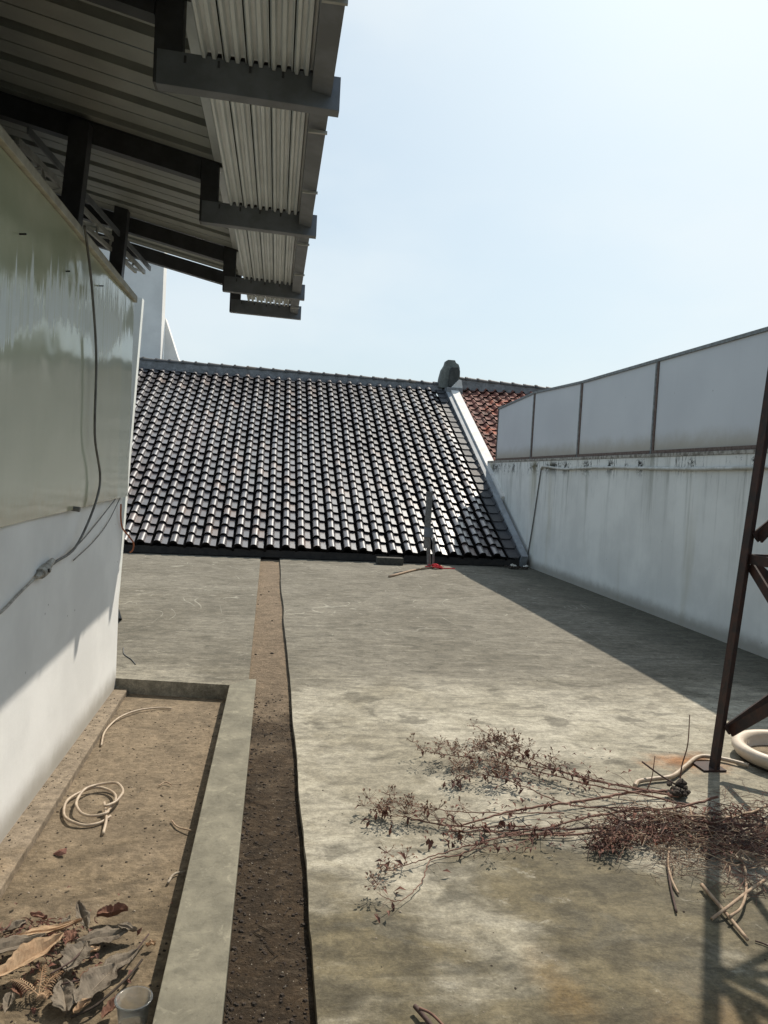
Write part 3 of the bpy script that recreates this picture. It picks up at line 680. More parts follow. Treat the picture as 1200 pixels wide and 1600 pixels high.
smooth_flags = [p.use_smooth for p in TM.polygons]; sflags = []; mflags = []; mi = [p.material_index for p in TM.polygons]
for (r, c, x) in cand:
    if (r, c) in near: place(TM, 'roof_tile', rt, x, r * TP); continue
    wv = wave(x, r*TP); p = slope_pt(x + wv[0] + random.uniform(-.004, .004), r * TP + wv[1] + random.uniform(-.007, .007), wv[2] + random.uniform(-.003, .005)) - Vector(rt.location)
    M = Matrix.Translation(p) @ ROT @ Matrix.Rotation(random.uniform(-.012, .012), 4, 'Z') @ Matrix.Rotation(random.uniform(-.01, .01), 4, 'X')
    mbs.add([M @ v for v in tv], tf); sflags += smooth_flags; mflags += mi
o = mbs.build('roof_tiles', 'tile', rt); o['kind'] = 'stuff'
o.data.materials.append(MAT['tile_crevice_shade'])
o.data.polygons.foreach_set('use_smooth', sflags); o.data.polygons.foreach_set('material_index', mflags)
# border tiles along the gable
mb = MB()
w = .235
vs = []
for (y, l) in ((0, .030), (.385, 0)):
    vs += [(0, y, .012+l), (.03, y, -.002+l), (w-.03, y, .002+l), (w-.012, y, .05+l), (w, y, .05+l), (w, y, -.05+l), (0, y, -.005+l)]
BM = bpy.data.meshes.new('border_tile'); nn = 7
BM.from_pydata(vs, [], [(i, (i+1) % nn, (i+1) % nn + nn, i + nn) for i in range(nn)] + [tuple(range(nn)), tuple(range(nn, 2*nn))[::-1]]); BM.update(); BM.materials.append(MAT['tile_edge'])
for r in range(NR): place(BM, 'border_tile', rt, ROOFX1 + .012, r * TP, 0, .006)
# ridge: mortar band and caps
def zr_(x): return 4.16 + (4.42 - x) * 0.012
MB().hexa([(-5.2, 21.72, zr_(-5.2)-.10), (4.62, 21.72, zr_(4.6)-.10), (4.62, 21.95, zr_(4.6)-.10), (-5.2, 21.95, zr_(-5.2)-.10)],
          [(-5.2, 21.76, zr_(-5.2)+.13), (4.62, 21.76, zr_(4.6)+.13), (4.62, 21.92, zr_(4.6)+.13), (-5.2, 21.92, zr_(-5.2)+.13)]).build('ridge_band', 'mortar', rt)
def cap_mesh(mat):
    mb = MB(); rings = []
    for (x, rr) in ((0, .105), (.30, .085), (.305, .118), (.36, .122)):
        rings.append([(x, .0 + rr*math.cos(a), rr*.85*math.sin(a)) for a in [math.pi*i/8 for i in range(9)]])
    vs = [v for r_ in rings for v in r_]; fs = [(i*9+j, i*9+j+1, (i+1)*9+j+1, (i+1)*9+j) for i in range(3) for j in range(8)]
    fs += [tuple(range(9)), tuple(range(27, 36))[::-1]]
    me = bpy.data.meshes.new('ridge_cap'); me.from_pydata(vs, [], fs); me.update(); me.materials.append(MAT[mat]); return me
CM = cap_mesh('ridge')
x = -5.1
while x < 4.45:
    o = bpy.data.objects.new('ridge_cap', CM); col.objects.link(o); o.parent = rt
    o.location = Vector((x, 21.84, zr_(x) + .125 + random.uniform(-.006, .006))) - Vector(rt.location); o.rotation_euler = (0, R(.7) + random.uniform(-.01, .01), random.uniform(-.01, .01)); x += .352
# roof body, eave board, front wall of the house
MB().prism([(-5.3, EY+.05, EZ-.12), (-5.3, 21.8, zr_(0)-.25), (-5.3, 29.5, EZ-.12)], (9.95, 0, 0)).build('roof_body', 'dark', rt)
MB().box(-5.3, 4.66, EY+.02, EY+.05, EZ-.14, EZ-.01).build('eave_board', 'dark', rt)
MB().box(-5.2, 4.6, 14.16, 29.3, -6, EZ-.125).build('house_wall', 'dark', rt)
MB().box(-5.2, 4.8, 14.135, 14.158, -6, -.05).build('gutter_back', 'dark', rt)
# sloping gable wall: painted top, grey inner strip
g0 = lambda x, n_: slope_pt(x, -.05, n_); g1 = lambda x, n_: slope_pt(x, 8.62, n_)
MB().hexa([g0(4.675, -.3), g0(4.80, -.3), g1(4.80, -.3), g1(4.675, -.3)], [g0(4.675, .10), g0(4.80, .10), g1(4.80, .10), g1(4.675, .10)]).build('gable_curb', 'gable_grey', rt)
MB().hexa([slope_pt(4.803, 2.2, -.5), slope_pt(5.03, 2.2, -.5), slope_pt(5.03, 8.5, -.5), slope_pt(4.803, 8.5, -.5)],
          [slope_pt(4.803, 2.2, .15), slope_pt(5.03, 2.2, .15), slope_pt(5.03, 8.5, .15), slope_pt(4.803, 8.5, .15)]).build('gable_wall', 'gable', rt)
fixn(rt.children[-1])
# bits of loose mortar on the tiles
reloc_done = True
for c in rt.children:
    if c.name.split('.')[0] in ('ridge_band', 'roof_body', 'eave_board', 'house_wall', 'gutter_back', 'gable_curb', 'gable_wall'):
        c.location = -Vector(rt.location)
# ridge-end ornament
fi = empty('ridge_finial', (4.80, 21.8, 4.2), 'dark rounded stone finial standing at the right end of the dark roof ridge', 'finial')
out_ = [(-.31, 0), (-.27, .30), (-.22, .52), (-.14, .66), (-.11, .78), (-.06, .81), (.14, .81), (.17, .74), (.25, .70), (.29, .60), (.31, .34), (.29, .0)]
MB().prism([(a, -.12, b) for a, b in out_], (0, .30, 0)).build('crest', 'finial', fi, bevel=0.02)
fixn(fi.children[0])
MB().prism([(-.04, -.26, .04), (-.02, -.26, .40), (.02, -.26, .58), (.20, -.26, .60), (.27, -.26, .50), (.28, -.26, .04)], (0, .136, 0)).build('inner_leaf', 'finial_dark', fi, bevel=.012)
MB().prism([(.02, -.36, .0), (.34, -.36, .0), (.34, -.36, .04), (.30, -.36, .22), (.24, -.36, .24)], (0, .18, 0)).build('white_cap', 'gable', fi)
MB().box(-.12, .34, -.42, .2, -.22, -.002).build('base_block', 'mortar', fi, bevel=.01)
for c in fi.children: fixn(c)

# red roof beyond
rr = empty('red_tiled_roof', (6.5, 17, -6), 'old red clay tiled roof glimpsed between the white gable and the grey panels', 'roof')
RM = tile_mesh('clay_tile', 'tile_red', 0.27, 0.075, sharp=True)
for r in range(8, NR + 1):
    for c in range(11):
        place(RM, 'clay_tile', rr, 5.05 + c * .27, r * TP - .1, .010, .03)
def zr2(x): return 4.42 - (x - 5) * 0.045
MB().hexa([(4.95, 21.78, zr2(4.95)-.2), (9, 21.78, zr2(9)-.2), (9, 22.0, zr2(9)-.2), (4.95, 22.0, zr2(4.95)-.2)],
          [(4.95, 21.82, zr2(4.95)+.09), (9, 21.82, zr2(9)+.09), (9, 21.96, zr2(9)+.09), (4.95, 21.96, zr2(4.95)+.09)]).build('ridge_band', 'mortar', rr)
MB().prism([(5.0, 16.6, 1.35), (5.0, 21.8, 4.05), (5.0, 28, 1.0), (5.0, 28, -6), (5.0, 16.6, -6)], (4.5, 0, 0)).build('house_body', 'dark', rr)
for c in rr.children:
    if c.name.split('.')[0] in ('ridge_band', 'house_body'): c.location = -Vector(rr.location)
x = 5.0
while x < 8.8:
    o = bpy.data.objects.new('ridge_cap', CM); col.objects.link(o); o.parent = rr
    o.location = Vector((x, 21.89, zr2(x) + .085)) - Vector(rr.location); o.rotation_euler = (0, R(2.6) + random.uniform(-.02, .02), 0); x += .352

# ------------------------------------------------------------------ things at the eave
o = MB().box(1.88, 2.36, 13.62, 13.80, 0.001, 0.13).build('block', 'concrete_block', bevel=.012); o.rotation_euler = (0, 0, 0)
tag(o, 'dark weathered block lying on the deck against the roof eave', 'block')
pp = empty('standing_pole', (2.80, 13.45, 0), 'upright grey pole with a plate strapped on, standing in front of the tiled roof', 'pole')
MB().tube([(0, 0, 0), (-.06, .02, .8), (-.09, .03, 1.36)], .035, 8).build('pole', 'steel_bright', pp)
MB().box(-.13, -.02, -.055, -.04, .35, 1.36).build('flat_plate', 'steel_bright', pp)
MB().tube([(.07, -.02, .0), (.05, -.04, .55)], .022, 6).build('stay', 'steel_bright', pp)
MB().box(-.14, .02, -.072, -.057, .55, .72).build('clamp', 'steel_grey', pp)
mb = MB()
for i in range(26):
    a = random.uniform(0, 6.28); q = random.uniform(.02, .14); c0 = Vector((2.88 + math.cos(a)*q, 13.32 + math.sin(a)*q*.7, .004 + max(0, .07 - q*.45)))
    pts = [c0 + Vector((random.uniform(-.06, .06), random.uniform(-.05, .05), random.uniform(0, .02))) for _ in range(4)]
    mb.tube(spline(pts, 3), .012, 5, .006)
mb.tube([(2.95, 13.3, .012), (3.12, 13.34, .012), (3.25, 13.33, .012)], .010, 5)
tag(mb.build('red_rag', 'red', smooth=True), 'crumpled red rag at the foot of the grey pole by the roof', 'rag')
tag(MB().tube(spline([spot(608, 901, .015), spot(650, 890, .02), spot(690, 884, .025)], 4), .022, 6, .012).build('stick', 'bark_pale', smooth=True), 'thin pale stick lying on the deck left of the red rag', 'stick')
mb = MB()
for i in range(14):
    c0 = Vector((4.55 + random.uniform(-.22, .2), 13.75 + random.uniform(-.1, .1), .02)); s_ = random.uniform(.02, .06)
    mb.hexa([c0 + Vector((a*s_, b*s_, 0)) for a, b in ((-1,-1),(1,-.7),(.8,1),(-1,.8))], [c0 + Vector((a*s_*.7, b*s_*.8, s_*random.uniform(.5, 1.2))) for a, b in ((-1,-1),(1,-.7),(.8,1),(-1,.8))])
tag(mb.build('rubble', 'litter'), 'little heap of dark rubble in the corner under the tiled roof', 'rubble', kind='stuff')
mb = MB()
for i in range(5):
    c0 = Vector((4.50 + random.uniform(-.2, .25), 13.68 + random.uniform(-.08, .1), .05)); s_ = random.uniform(.02, .045)
    mb.add([c0 + Vector(v)*s_ for v in ((-1,-1,0),(1,-.6,.4),(.8,1,0),(-.8,.7,.6),(0,0,1.1))], [(0,1,4),(1,2,4),(2,3,4),(3,0,4),(0,3,2,1)])
tag(mb.build('paper_scraps', 'pvc'), 'white paper scraps on the dark rubble by the wall corner', 'litter', kind='stuff')

# ------------------------------------------------------------------ rusty tower at the right edge
tw = empty('steel_tower', (3.3, 3.4, 0), 'rusty angle iron tower leg with cross braces at the right edge', 'tower')
cx, cy, half, lean = 3.31, 3.36, .73, .055
def leg_pt(sx, sy, z): return Vector((cx + sx*(half - lean*z), cy + sy*(half - .035*z), z))
def angle_bar(a, b, w, t, sx, sy):
    """L section between a and b, the corner outwards to (sx, sy)"""
    mb = MB()
    for (x0, x1, y0, y1) in ((-w, 0, -t, 0), (-t, 0, -w, -t-.001)):
        q = [(x*sx, y*sy, 0) for x, y in ((x0, y0), (x1, y0), (x1, y1), (x0, y1))]
        mb.hexa([Vector(a) + Vector(p) for p in q], [Vector(b) + Vector(p) for p in q])
    return mb
for sx in (-1, 1):
    for sy in (-1, 1):
        fixn(angle_bar(leg_pt(sx, sy, 0), leg_pt(sx, sy, 5.2), .066, .008, sx, sy).build('leg', 'rusty_leg', tw))
        MB().box(leg_pt(sx, sy, 0).x - .07, leg_pt(sx, sy, 0).x + .07, leg_pt(sx, sy, 0).y - .07, leg_pt(sx, sy, 0).y + .07, .001, .012).build('foot_plate', 'rusty_leg', tw)
cor = [(-1, 1), (1, 1), (1, -1), (-1, -1)]
for k in range(4):
    p, q = cor[k], cor[(k+1) % 4]
    inset = lambda v: Vector((-.03 * (1 if v.x > cx else -1), -.03 * (1 if v.y > cy else -1), 0))
    for z in (1.24, 2.45, 3.7):
        a, b = leg_pt(*p, z), leg_pt(*q, z); MB().beam(a + inset(a), b + inset(b), .012, .055).build('cross_bar', 'rusty_leg', tw)
    for z0, z1 in ((.24, 1.20), (1.36, 2.40), (2.5, 3.65)):
        a, b = leg_pt(*p, z0), leg_pt(*q, z1); MB().beam(a + inset(a)*1.5, b + inset(b)*1.5, .012, .06).build('diagonal_brace', 'rusty_leg', tw)
        a, b = leg_pt(*p, z1), leg_pt(*q, z0); MB().beam(a + inset(a)*2.1, b + inset(b)*2.1, .012, .06).build('diagonal_brace', 'rusty_leg', tw)
MB().box(cx-.5, cx+.5, cy-.5, cy+.5, 5.201, 5.26).build('platform', 'rusty_leg', tw)
reloc(tw)

# cream ring-shaped tub near the tower foot
tb = empty('cream_tub', (3.16, 4.16, 0), 'cream plastic round tub rim on the deck beside the tower foot', 'tub')
def lathe(prof, n=40):
    mb = MB(); k = len(prof)
    vs = [(r*math.cos(2*math.pi*j/n), r*math.sin(2*math.pi*j/n), z) for j in range(n) for (r, z) in prof]
    fs = [(j*k+i, ((j+1) % n)*k+i, ((j+1) % n)*k+i+1, j*k+i+1) for j in range(n) for i in range(k-1)]
    return mb.add(vs, fs)
lathe([(.285, .012), (.315, .03), (.335, .06), (.335, .085), (.318, .10), (.295, .103), (.272, .095), (.262, .075), (.255, .02), (.15, .012), (.0005, .011)]).build('rim', 'cream', tb, smooth=True)
lathe([(.235, .001), (.29, .001), (.29, .0115), (.235, .0115)]).build('foot_ring', 'litter', tb)
lathe([(.0005, .024), (.12, .022), (.254, .020)]).build('dirt_inside', 'basin', tb)
for c in tb.children: fixn(c)

# ------------------------------------------------------------------ hoses, cables, plug
def hose(name, pts, r, mat, label, cat='hose', n=8, r1=None, seg=8, group=None):
    o = MB().tube(spline(pts, n), r, seg, r1).build(name, mat, smooth=True); return tag(o, label, cat, group)
zb = -.11
c0 = spot(140, 1266, zb)
pts = []
for i in range(30):
    a = -0.6 - i * 0.45
    cxs = .012 * math.sin(i*.4) + (.035 if i > 14 else 0); rr_ = (.145 + .012*math.sin(i*.9)) * (1 - .006*i)
    pts.append(c0 + Vector((rr_*math.cos(a) + cxs, rr_*1.25*math.sin(a) + .01*i*.3, .010 + .0012*i + .006*(i % 3 == 0))))
pts += [spot(163, 1255, zb + .03), spot(166, 1280, zb + .02), spot(161, 1303, zb + .01)]
hose('coiled_hose', pts, .0070, 'hose', 'beige hose coiled in loops on the dirty basin floor', n=6)
hose('hose_length', [spot(158, 1165, zb+.01), spot(164, 1143, zb+.012), spot(185, 1122, zb+.02), (spot(215, 1110, zb+.02)), spot(248, 1106, zb+.012), spot(268, 1107, zb+.01)], .0060, 'hose', 'short curved beige hose at the far end of the basin')
hose('hose_to_tower', [spot(992, 1228, .02), spot(998, 1221, .02), spot(1022, 1217, .02), spot(1050, 1213, .02), spot(1070, 1198, .02), spot(1088, 1184, .02), spot(1105, 1182, .02), spot(1135, 1187, .02), spot(1170, 1196, .02)], .0125, 'hose', 'beige hose curving over the deck towards the foot of the rusty tower')
XC = -1.03
def wl_pts(l, x=XC): return [(x, y, z) for y, z in l]
hose('hanging_cable', wl_pts([(4.20, 2.80), (4.262, 2.732), (4.404, 2.534), (4.56, 2.18), (4.59, 1.75), (4.76, 1.45)]) + [(-1.06, 4.42, 1.14), (-1.085, 4.03, 1.07)], .007, 'cable', 'grey cable hanging down over the glossy sheet to a plug', 'cable')
pg = empty('cable_plug', (-1.082, 3.86, 1.055), 'dirty grey plug and socket joint hanging on the shaded white wall', 'plug')
pg.rotation_euler = (R(9), 0, 0)
MB().tube([(0, .16, .01), (0, .05, 0)], .014, 10, .021).build('plug', 'plug', pg, smooth=True)
MB().tube([(0, .045, 0), (0, -.04, 0)], .028, 10, .026).build('socket', 'plug', pg, bevel=0)
MB().tube([(.018, .0, .004), (.031, .0, .006)], .010, 8).build('hole', 'black', pg)
MB().tube([(0, -.042, 0), (0, -.10, 0)], .018, 8, .009).build('strain_relief', 'plug', pg)
hose('trailing_cable', [(-1.088, 3.75, 1.035), (-1.090, 3.55, 1.0), (-1.090, 3.3, .955), (-1.090, 2.9, .93), (-1.09, 2.2, .95)], .006, 'plug', 'pale grimy cable running from the plug down the white wall', 'cable')
hose('thin_wire', [(-1.072, 5.45, 1.345), (-1.085, 5.0, 1.22), (-1.088, 4.6, 1.13), (-1.088, 4.2, 1.075)], .0035, 'cable', 'thin grey wire slanting from the sheet corner to the plug', 'wire')
hose('thin_wire', [(-1.07, 5.6, 1.35), (-1.088, 5.3, 1.19), (-1.088, 4.9, 1.10), (-1.088, 4.45, 1.04)], .003, 'cable', 'second thin wire sagging lower beneath the corner of the sheet', 'wire')
hose('orange_wire', [(-1.075, 5.66, 1.30), (-1.080, 5.70, 1.20), (-1.085, 5.80, 1.12), (-1.05, 5.88, 1.05), (-1.02, 5.90, 1.0), (-1.025, 5.9, .95), (-1.045, 5.9, .93)], .006, 'orange', 'orange wire end poking out past the corner of the white wall', 'wire')
hose('curled_wire', [spot(193, 1012, .004), spot(194, 1022, .004), spot(205, 1030, .005), spot(212, 1038, .004)], .004, 'cable', 'small curled dark wire lying on the slab past the white wall', 'wire')
o = MB().add([spot(183, 968, .002), spot(191, 968, .002), spot(190, 966, .05), spot(184, 966, .03), spot(184, 945, .01)], [(0, 1, 2, 3), (1, 4, 2), (2, 4, 3), (0, 3, 4)]).build('dark_wedge', 'black')
tag(o, 'small dark wedge on the slab touching the far edge of the white wall', 'wedge')

# ------------------------------------------------------------------ dry plants
def leaf(mb, p, L, d, tw=None, fold=.35, w=.36):
    """one curled, folded leaf of four faces"""
    d = Vector(d).normalized(); s_ = d.cross(Vector((random.uniform(-.4, .4), random.uniform(-.4, .4), 1))).normalized(); u = s_.cross(d)
    p = Vector(p); c = random.uniform(.1, .5)
    m1 = p + d*L*.5 + u*L*.08; e = p + d*L - u*L*c*.5
    mb.add([p, m1 + s_*L*w*.5 + u*L*fold*.3, e, m1 - s_*L*w*.5 + u*L*fold*.3, m1], [(0, 1, 4), (1, 2, 4), (0, 4, 3), (4, 2, 3)])
def jitter_path(pts, n, j, zmin=.006):
    out = []
    for p in spline(pts, n):
        out.append(Vector((p.x + random.uniform(-j, j), p.y + random.uniform(-j, j), max(zmin, p.z + random.uniform(-j, j)*.8))))
    return out
def plant(name, pts, r, mat, label, leaves=30, leafmat='leaf_brown', from_t=.5, twig=14, twigL=.12, group='dry plant stems heaped on the deck', cat='branch', leafL=.040, umbels=0):
    root = empty(name, pts[0], label, cat, group); off = Vector(pts[0])
    path = jitter_path(pts, 8, .004)
    MB().tube([p - off for p in path], r, 6, r*.28).build('stem', mat, root, smooth=True)
    tw_ = MB(); lf = MB(); lf2 = MB()
    N = len(path)
    for k in range(twig):
        i = int((from_t*.5 + (1 - from_t*.5) * random.random()) * (N-2)); p = path[i]; d = (path[i+1] - p).normalized()
        a = random.choice((-1, 1)) * random.uniform(.35, 1.1); L = twigL * random.uniform(.4, 1.2)
        dd = Vector((d.x*math.cos(a) - d.y*math.sin(a), d.x*math.sin(a) + d.y*math.cos(a), random.uniform(-.1, .45)))
        q = [p, p + dd*L*.5 + Vector((random.uniform(-.01, .01), random.uniform(-.01, .01), random.uniform(0, .02))), p + dd*L]
        q = [Vector((v.x, v.y, max(.006, v.z))) for v in q]
        tw_.tube([v - off for v in q], r*.3, 4, r*.12)
        for _ in range(random.randint(0, 2)):
            leaf(lf, q[-1] - off, leafL*random.uniform(.6, 1.3), (random.uniform(-1, 1), random.uniform(-1, 1), random.uniform(-.8, .3)))
    for k in range(leaves):
        i = int((from_t + (1 - from_t)*random.random()) * (N-2)); p = path[i] + Vector((random.uniform(-.03, .03), random.uniform(-.03, .03), random.uniform(-.005, .03)))
        p.z = max(.008, p.z); leaf(lf, p - off, leafL*random.uniform(.6, 1.5), (random.uniform(-1, 1), random.uniform(-1, 1), random.uniform(-1, .3)))
    for k in range(umbels):     # little sprays of seed heads
        i = int((.62 + .38*random.random()) * (N-2)); base = path[i]
        a = random.uniform(0, 6.28); L = random.uniform(.02, .09); tip = base + Vector((math.cos(a)*L, math.sin(a)*L*1.1, random.uniform(.01, .07)))
        tw_.tube([base - off, (base + tip)/2 + Vector((0, 0, .01)) - off, tip - off], r*.22, 3, r*.12)
        for _ in range(12):
            b = random.uniform(0, 6.28); e = tip + Vector((math.cos(b)*.026, math.sin(b)*.026, random.uniform(-.005, .035)))
            e.z = max(.006, e.z); tw_.tube([tip - off, e - off], .0009, 3, .0007); leaf(lf2, e - off, .018, e - tip, w=.6)
    if tw_.f: tw_.build('twigs', mat, root)['kind'] = 'stuff'
    if lf.f: lf.build('dry_leaves', leafmat, root)['kind'] = 'stuff'
    if lf2.f: lf2.build('seed_heads', 'seed', root)['kind'] = 'stuff'
    return root
G = lambda x, y, z=.02: spot(x, y, z)
# long stems
plant('dry_branch', [G(1060, 1245), G(990, 1232, .05), G(920, 1218, .06), G(860, 1200, .06), G(800, 1170, .08), G(745, 1135, .08)], .0055, 'bark', 'topmost long dry stem whose thin end rises to the upper left', 30, from_t=.4, umbels=14, twig=26)
plant('dry_branch', [G(1090, 1262), G(1000, 1240, .05), G(930, 1228, .05), G(850, 1208, .05), G(770, 1190, .06), G(700, 1180, .05), G(655, 1172, .05)], .005, 'bark', 'dry stem with feathery tips reaching towards the upper left of the heap', 34, from_t=.45, umbels=20, twig=30)
plant('dry_branch', [G(1070, 1236), G(1000, 1237, .04), G(920, 1250, .03), G(830, 1262, .03), G(780, 1272, .03), G(720, 1290, .02), G(690, 1288, .02), G(640, 1280, .02)], .008, 'bark', 'thick pale brown dry stem crossing the middle of the heap', 10, from_t=.5, twig=14, umbels=4)
plant('dry_branch', [G(1120, 1245, .07), G(1060, 1262, .06), G(980, 1266, .04), G(900, 1282, .03), G(830, 1298, .02), G(760, 1300), G(705, 1298)], .0065, 'bark', 'dry stem ending in drooping brown leaves left of the heap middle', 22, from_t=.6, twig=14)
plant('dry_branch', [G(1110, 1294, .03), G(1000, 1292, .03), G(950, 1293, .02), G(850, 1296, .02), G(780, 1298, .015), G(705, 1300, .012)], .0085, 'bark_dark', 'straight dark thick stem lying flat along the lower heap', 6, from_t=.6, twig=8)
plant('dry_branch', [G(1000, 1290, .02), G(900, 1304), G(800, 1302), G(780, 1308), G(730, 1322), G(680, 1336), G(640, 1350), G(600, 1362), G(595, 1352)], .005, 'bark', 'dry stem bending down to small clusters at the lower left', 6, from_t=.7, twig=7, umbels=3)
plant('dry_branch', [G(900, 1300, .02), G(780, 1308), G(720, 1335), G(675, 1342), G(660, 1375), G(640, 1398), G(618, 1408), G(588, 1394)], .0038, 'bark', 'lowest dry stem hooking round at the bottom left tip', 4, from_t=.7, twig=4, umbels=2)
plant('dry_branch', [G(880, 1270), G(800, 1270, .03), G(720, 1268, .03), G(660, 1262, .03), G(612, 1253, .03)], .0035, 'bark', 'fine straight dry stem pointing left to a bare tip', 3, from_t=.6, twig=10)
plant('dry_branch', [G(830, 1290), G(740, 1292), G(680, 1287, .02), G(640, 1278, .02), G(600, 1272, .03), G(590, 1262, .03)], .0035, 'bark', 'dry stem carrying the reddish leafy tuft at the far left', 16, from_t=.8, twig=12, umbels=16)
plant('dry_branch', [G(1010, 1262, .03), G(940, 1262, .03), G(880, 1255, .03), G(820, 1230, .04), G(780, 1215, .04), G(740, 1212, .03), G(690, 1226, .03)], .0042, 'bark', 'dry stem with brown leaves bunched below the feathery tips', 42, from_t=.45, umbels=18, twig=26)
plant('dry_branch', [G(1035, 1266, .02), G(960, 1270, .02), G(900, 1280, .02), G(850, 1300, .02), G(800, 1322), G(730, 1325)], .004, 'bark', 'dry stem slanting across the gap under the middle of the heap', 6, from_t=.5, twig=14, umbels=2)
plant('dry_branch', [G(1050, 1240, .02), G(960, 1225, .04), G(880, 1206, .06), G(820, 1192, .06), G(775, 1175, .07), G(735, 1160, .06)], .004, 'bark', 'dry leafy stem squeezed between the two upper long stems', 40, from_t=.4, umbels=16, twig=24)
plant('dry_branch', [G(1190, 1290, .05), G(1100, 1285, .07), G(1040, 1272, .07), G(985, 1285, .05), G(925, 1330, .02)], .007, 'bark', 'reddish dry stem bowed over the core of the heap to its lower left end', 30, from_t=.1, twig=24, umbels=6)
plant('dry_branch', [G(1200, 1320, .03), G(1120, 1300, .06), G(1050, 1300, .06), G(985, 1310, .03), G(912, 1334, .015)], .005, 'bark_dark', 'dark dry stem along the bottom edge of the brush core', 30, from_t=.1, twig=20)
plant('dry_branch', [G(1210, 1255, .04), G(1150, 1275, .07), G(1080, 1275, .09), G(1020, 1262, .08), G(975, 1248, .05)], .006, 'bark_pale', 'pale dry stem arching over the brush beside the tower shadow', 14, from_t=.2, twig=20)
# upright stalk and loose poles
hose('upright_twig', [G(1062, 1222, .02), spot(1064, 1185, .13) , ], .004, 'bark', 'x')
bpy.data.objects.remove(bpy.data.objects['upright_twig'])
b0 = G(1062, 1225, .01)
hose('upright_twig', [b0, b0 + Vector((.005, 0, .10)), b0 + Vector((.03, 0, .22)), b0 + Vector((.035, .01, .38))], .0045, 'bark', 'thin dry twig standing upright out of the heap left of the tower foot', 'twig', r1=.0025)
b1 = G(1008, 1240, .02)
hose('upright_twig', [b1, b1 + Vector((.03, 0, .08)), b1 + Vector((.04, 0, .20))], .0035, 'bark', 'shorter twig standing up in the heap left of the upright one', 'twig', r1=.002)
hose('crossing_twig', [G(1003, 1190, .10), G(1030, 1210, .06), G(1056, 1226, .03)], .005, 'bark_dark', 'short dark twig leaning diagonally onto the clod of earth', 'twig')
hose('pale_stick', [G(1096, 1382, .02), G(1120, 1410, .02), G(1168, 1468, .015)], .0078, 'bark_pale', 'straight pale stick lying lowest on the right of the deck', 'stick', r1=.0065)
hose('pale_stick', [G(1112, 1436, .012), G(1140, 1415, .035), G(1170, 1392, .03), G(1200, 1372, .03)], .006, 'bark_pale', 'pale stick crossing over the lowest stick towards the right', 'stick')
hose('pale_stick', [G(1140, 1432, .03), G(1158, 1418, .03), G(1166, 1390, .03), G(1162, 1350, .02), G(1140, 1318, .03)], .0052, 'bark_pale', 'pale curved stick bowing up from the crossed sticks', 'stick')
hose('pale_stick', [G(1078, 1262, .08), G(1082, 1285, .06), G(1078, 1305, .03)], .006, 'bark_pale', 'short bleached twig hanging on the middle of the dry heap', 'stick')
hose('pale_stick', [G(1046, 1322, .03), G(1044, 1350, .02), G(1050, 1375, .015), G(1060, 1396, .01)], .0045, 'bark_pale', 'pale curved twig pointing down from beneath the dry heap', 'stick')
hose('dark_twig', [G(1042, 1345, .015), G(1048, 1385, .012), G(1057, 1425, .01)], .0045, 'bark_dark', 'dark twig pointing down beside the pale curved twig', 'twig')
hose('dark_twig', [G(1103, 1342, .02), G(1135, 1326, .03)], .006, 'bark_dark', 'short dark twig on the shadow of the tower leg', 'twig')
# clod of earth with roots
mb = MB()
def clod(mb, c, r_, n=7, m_=5):
    c = Vector(c); vs = []
    for i in range(1, m_):
        for j in range(n):
            th = math.pi*i/m_; ph = 2*math.pi*j/n; q = r_*random.uniform(.7, 1.15)
            vs.append(c + Vector((math.sin(th)*math.cos(ph)*q, math.sin(th)*math.sin(ph)*q, math.cos(th)*q*.75)))
    vs = [c + Vector((0, 0, r_*.75))] + vs + [c - Vector((0, 0, r_*.7))]
    fs = [(0, 1+j, 1+(j+1) % n) for j in range(n)]
    for i in range(m_-2): fs += [(1+i*n+j, 1+(i+1)*n+j, 1+(i+1)*n+(j+1) % n, 1+i*n+(j+1) % n) for j in range(n)]
    fs += [(1+(m_-2)*n+j, len(vs)-1, 1+(m_-2)*n+(j+1) % n) for j in range(n)]
    mb.add(vs, fs)
for i in range(16): clod(mb, G(1060, 1236, .035) + Vector((random.uniform(-.05, .05), random.uniform(-.05, .05), random.uniform(-.02, .03))), random.uniform(.012, .03))
tag(mb.build('earth_clod', 'litter'), 'dark clod of earth on the roots at the top of the heap', 'clod')
# the matted tangle
def tangle(name, regions, mat, leafmat, label, cat='brush'):
    mb = MB(); 
    for (x0, y0, x1, y1, n, zmax, r_) in regions:
        for _ in range(n):
            p = G(random.uniform(x0, x1), random.uniform(y0, y1), random.uniform(.005, zmax)); a = random.gauss(0, .75) + random.choice((0, math.pi)); L = random.uniform(.05, .20)
            d = Vector((math.cos(a), math.sin(a), random.uniform(-.15, .15)))
            pts = [p, p + d*L*.33 + Vector((random.uniform(-.02, .02), random.uniform(-.03, .03), random.uniform(-.01, .03))), p + d*L*.66 + Vector((random.uniform(-.02, .02), random.uniform(-.03, .03), random.uniform(-.01, .03))), p + d*L]
            pts = [Vector((v.x, v.y, max(.004, v.z))) for v in pts]
            mb.tube(pts, r_*random.uniform(.5, 1.3), 4, r_*.4, cap=False)
    o = tag(mb.build(name, mat), label, cat, kind='stuff')
    return o
RG = [(955, 1266, 1110, 1315, 130, .07, .0022), (1100, 1262, 1215, 1330, 130, .09, .0022), (930, 1290, 1000, 1325, 60, .04, .002), (1020, 1320, 1110, 1370, 60, .015, .0013), (1130, 1320, 1215, 1400, 90, .03, .0016), (1120, 1235, 1200, 1275, 40, .02, .0014)]
tangle('twig_tangle', RG, 'bark', None, 'matted tangle of thin brown twigs at the right of the deck')
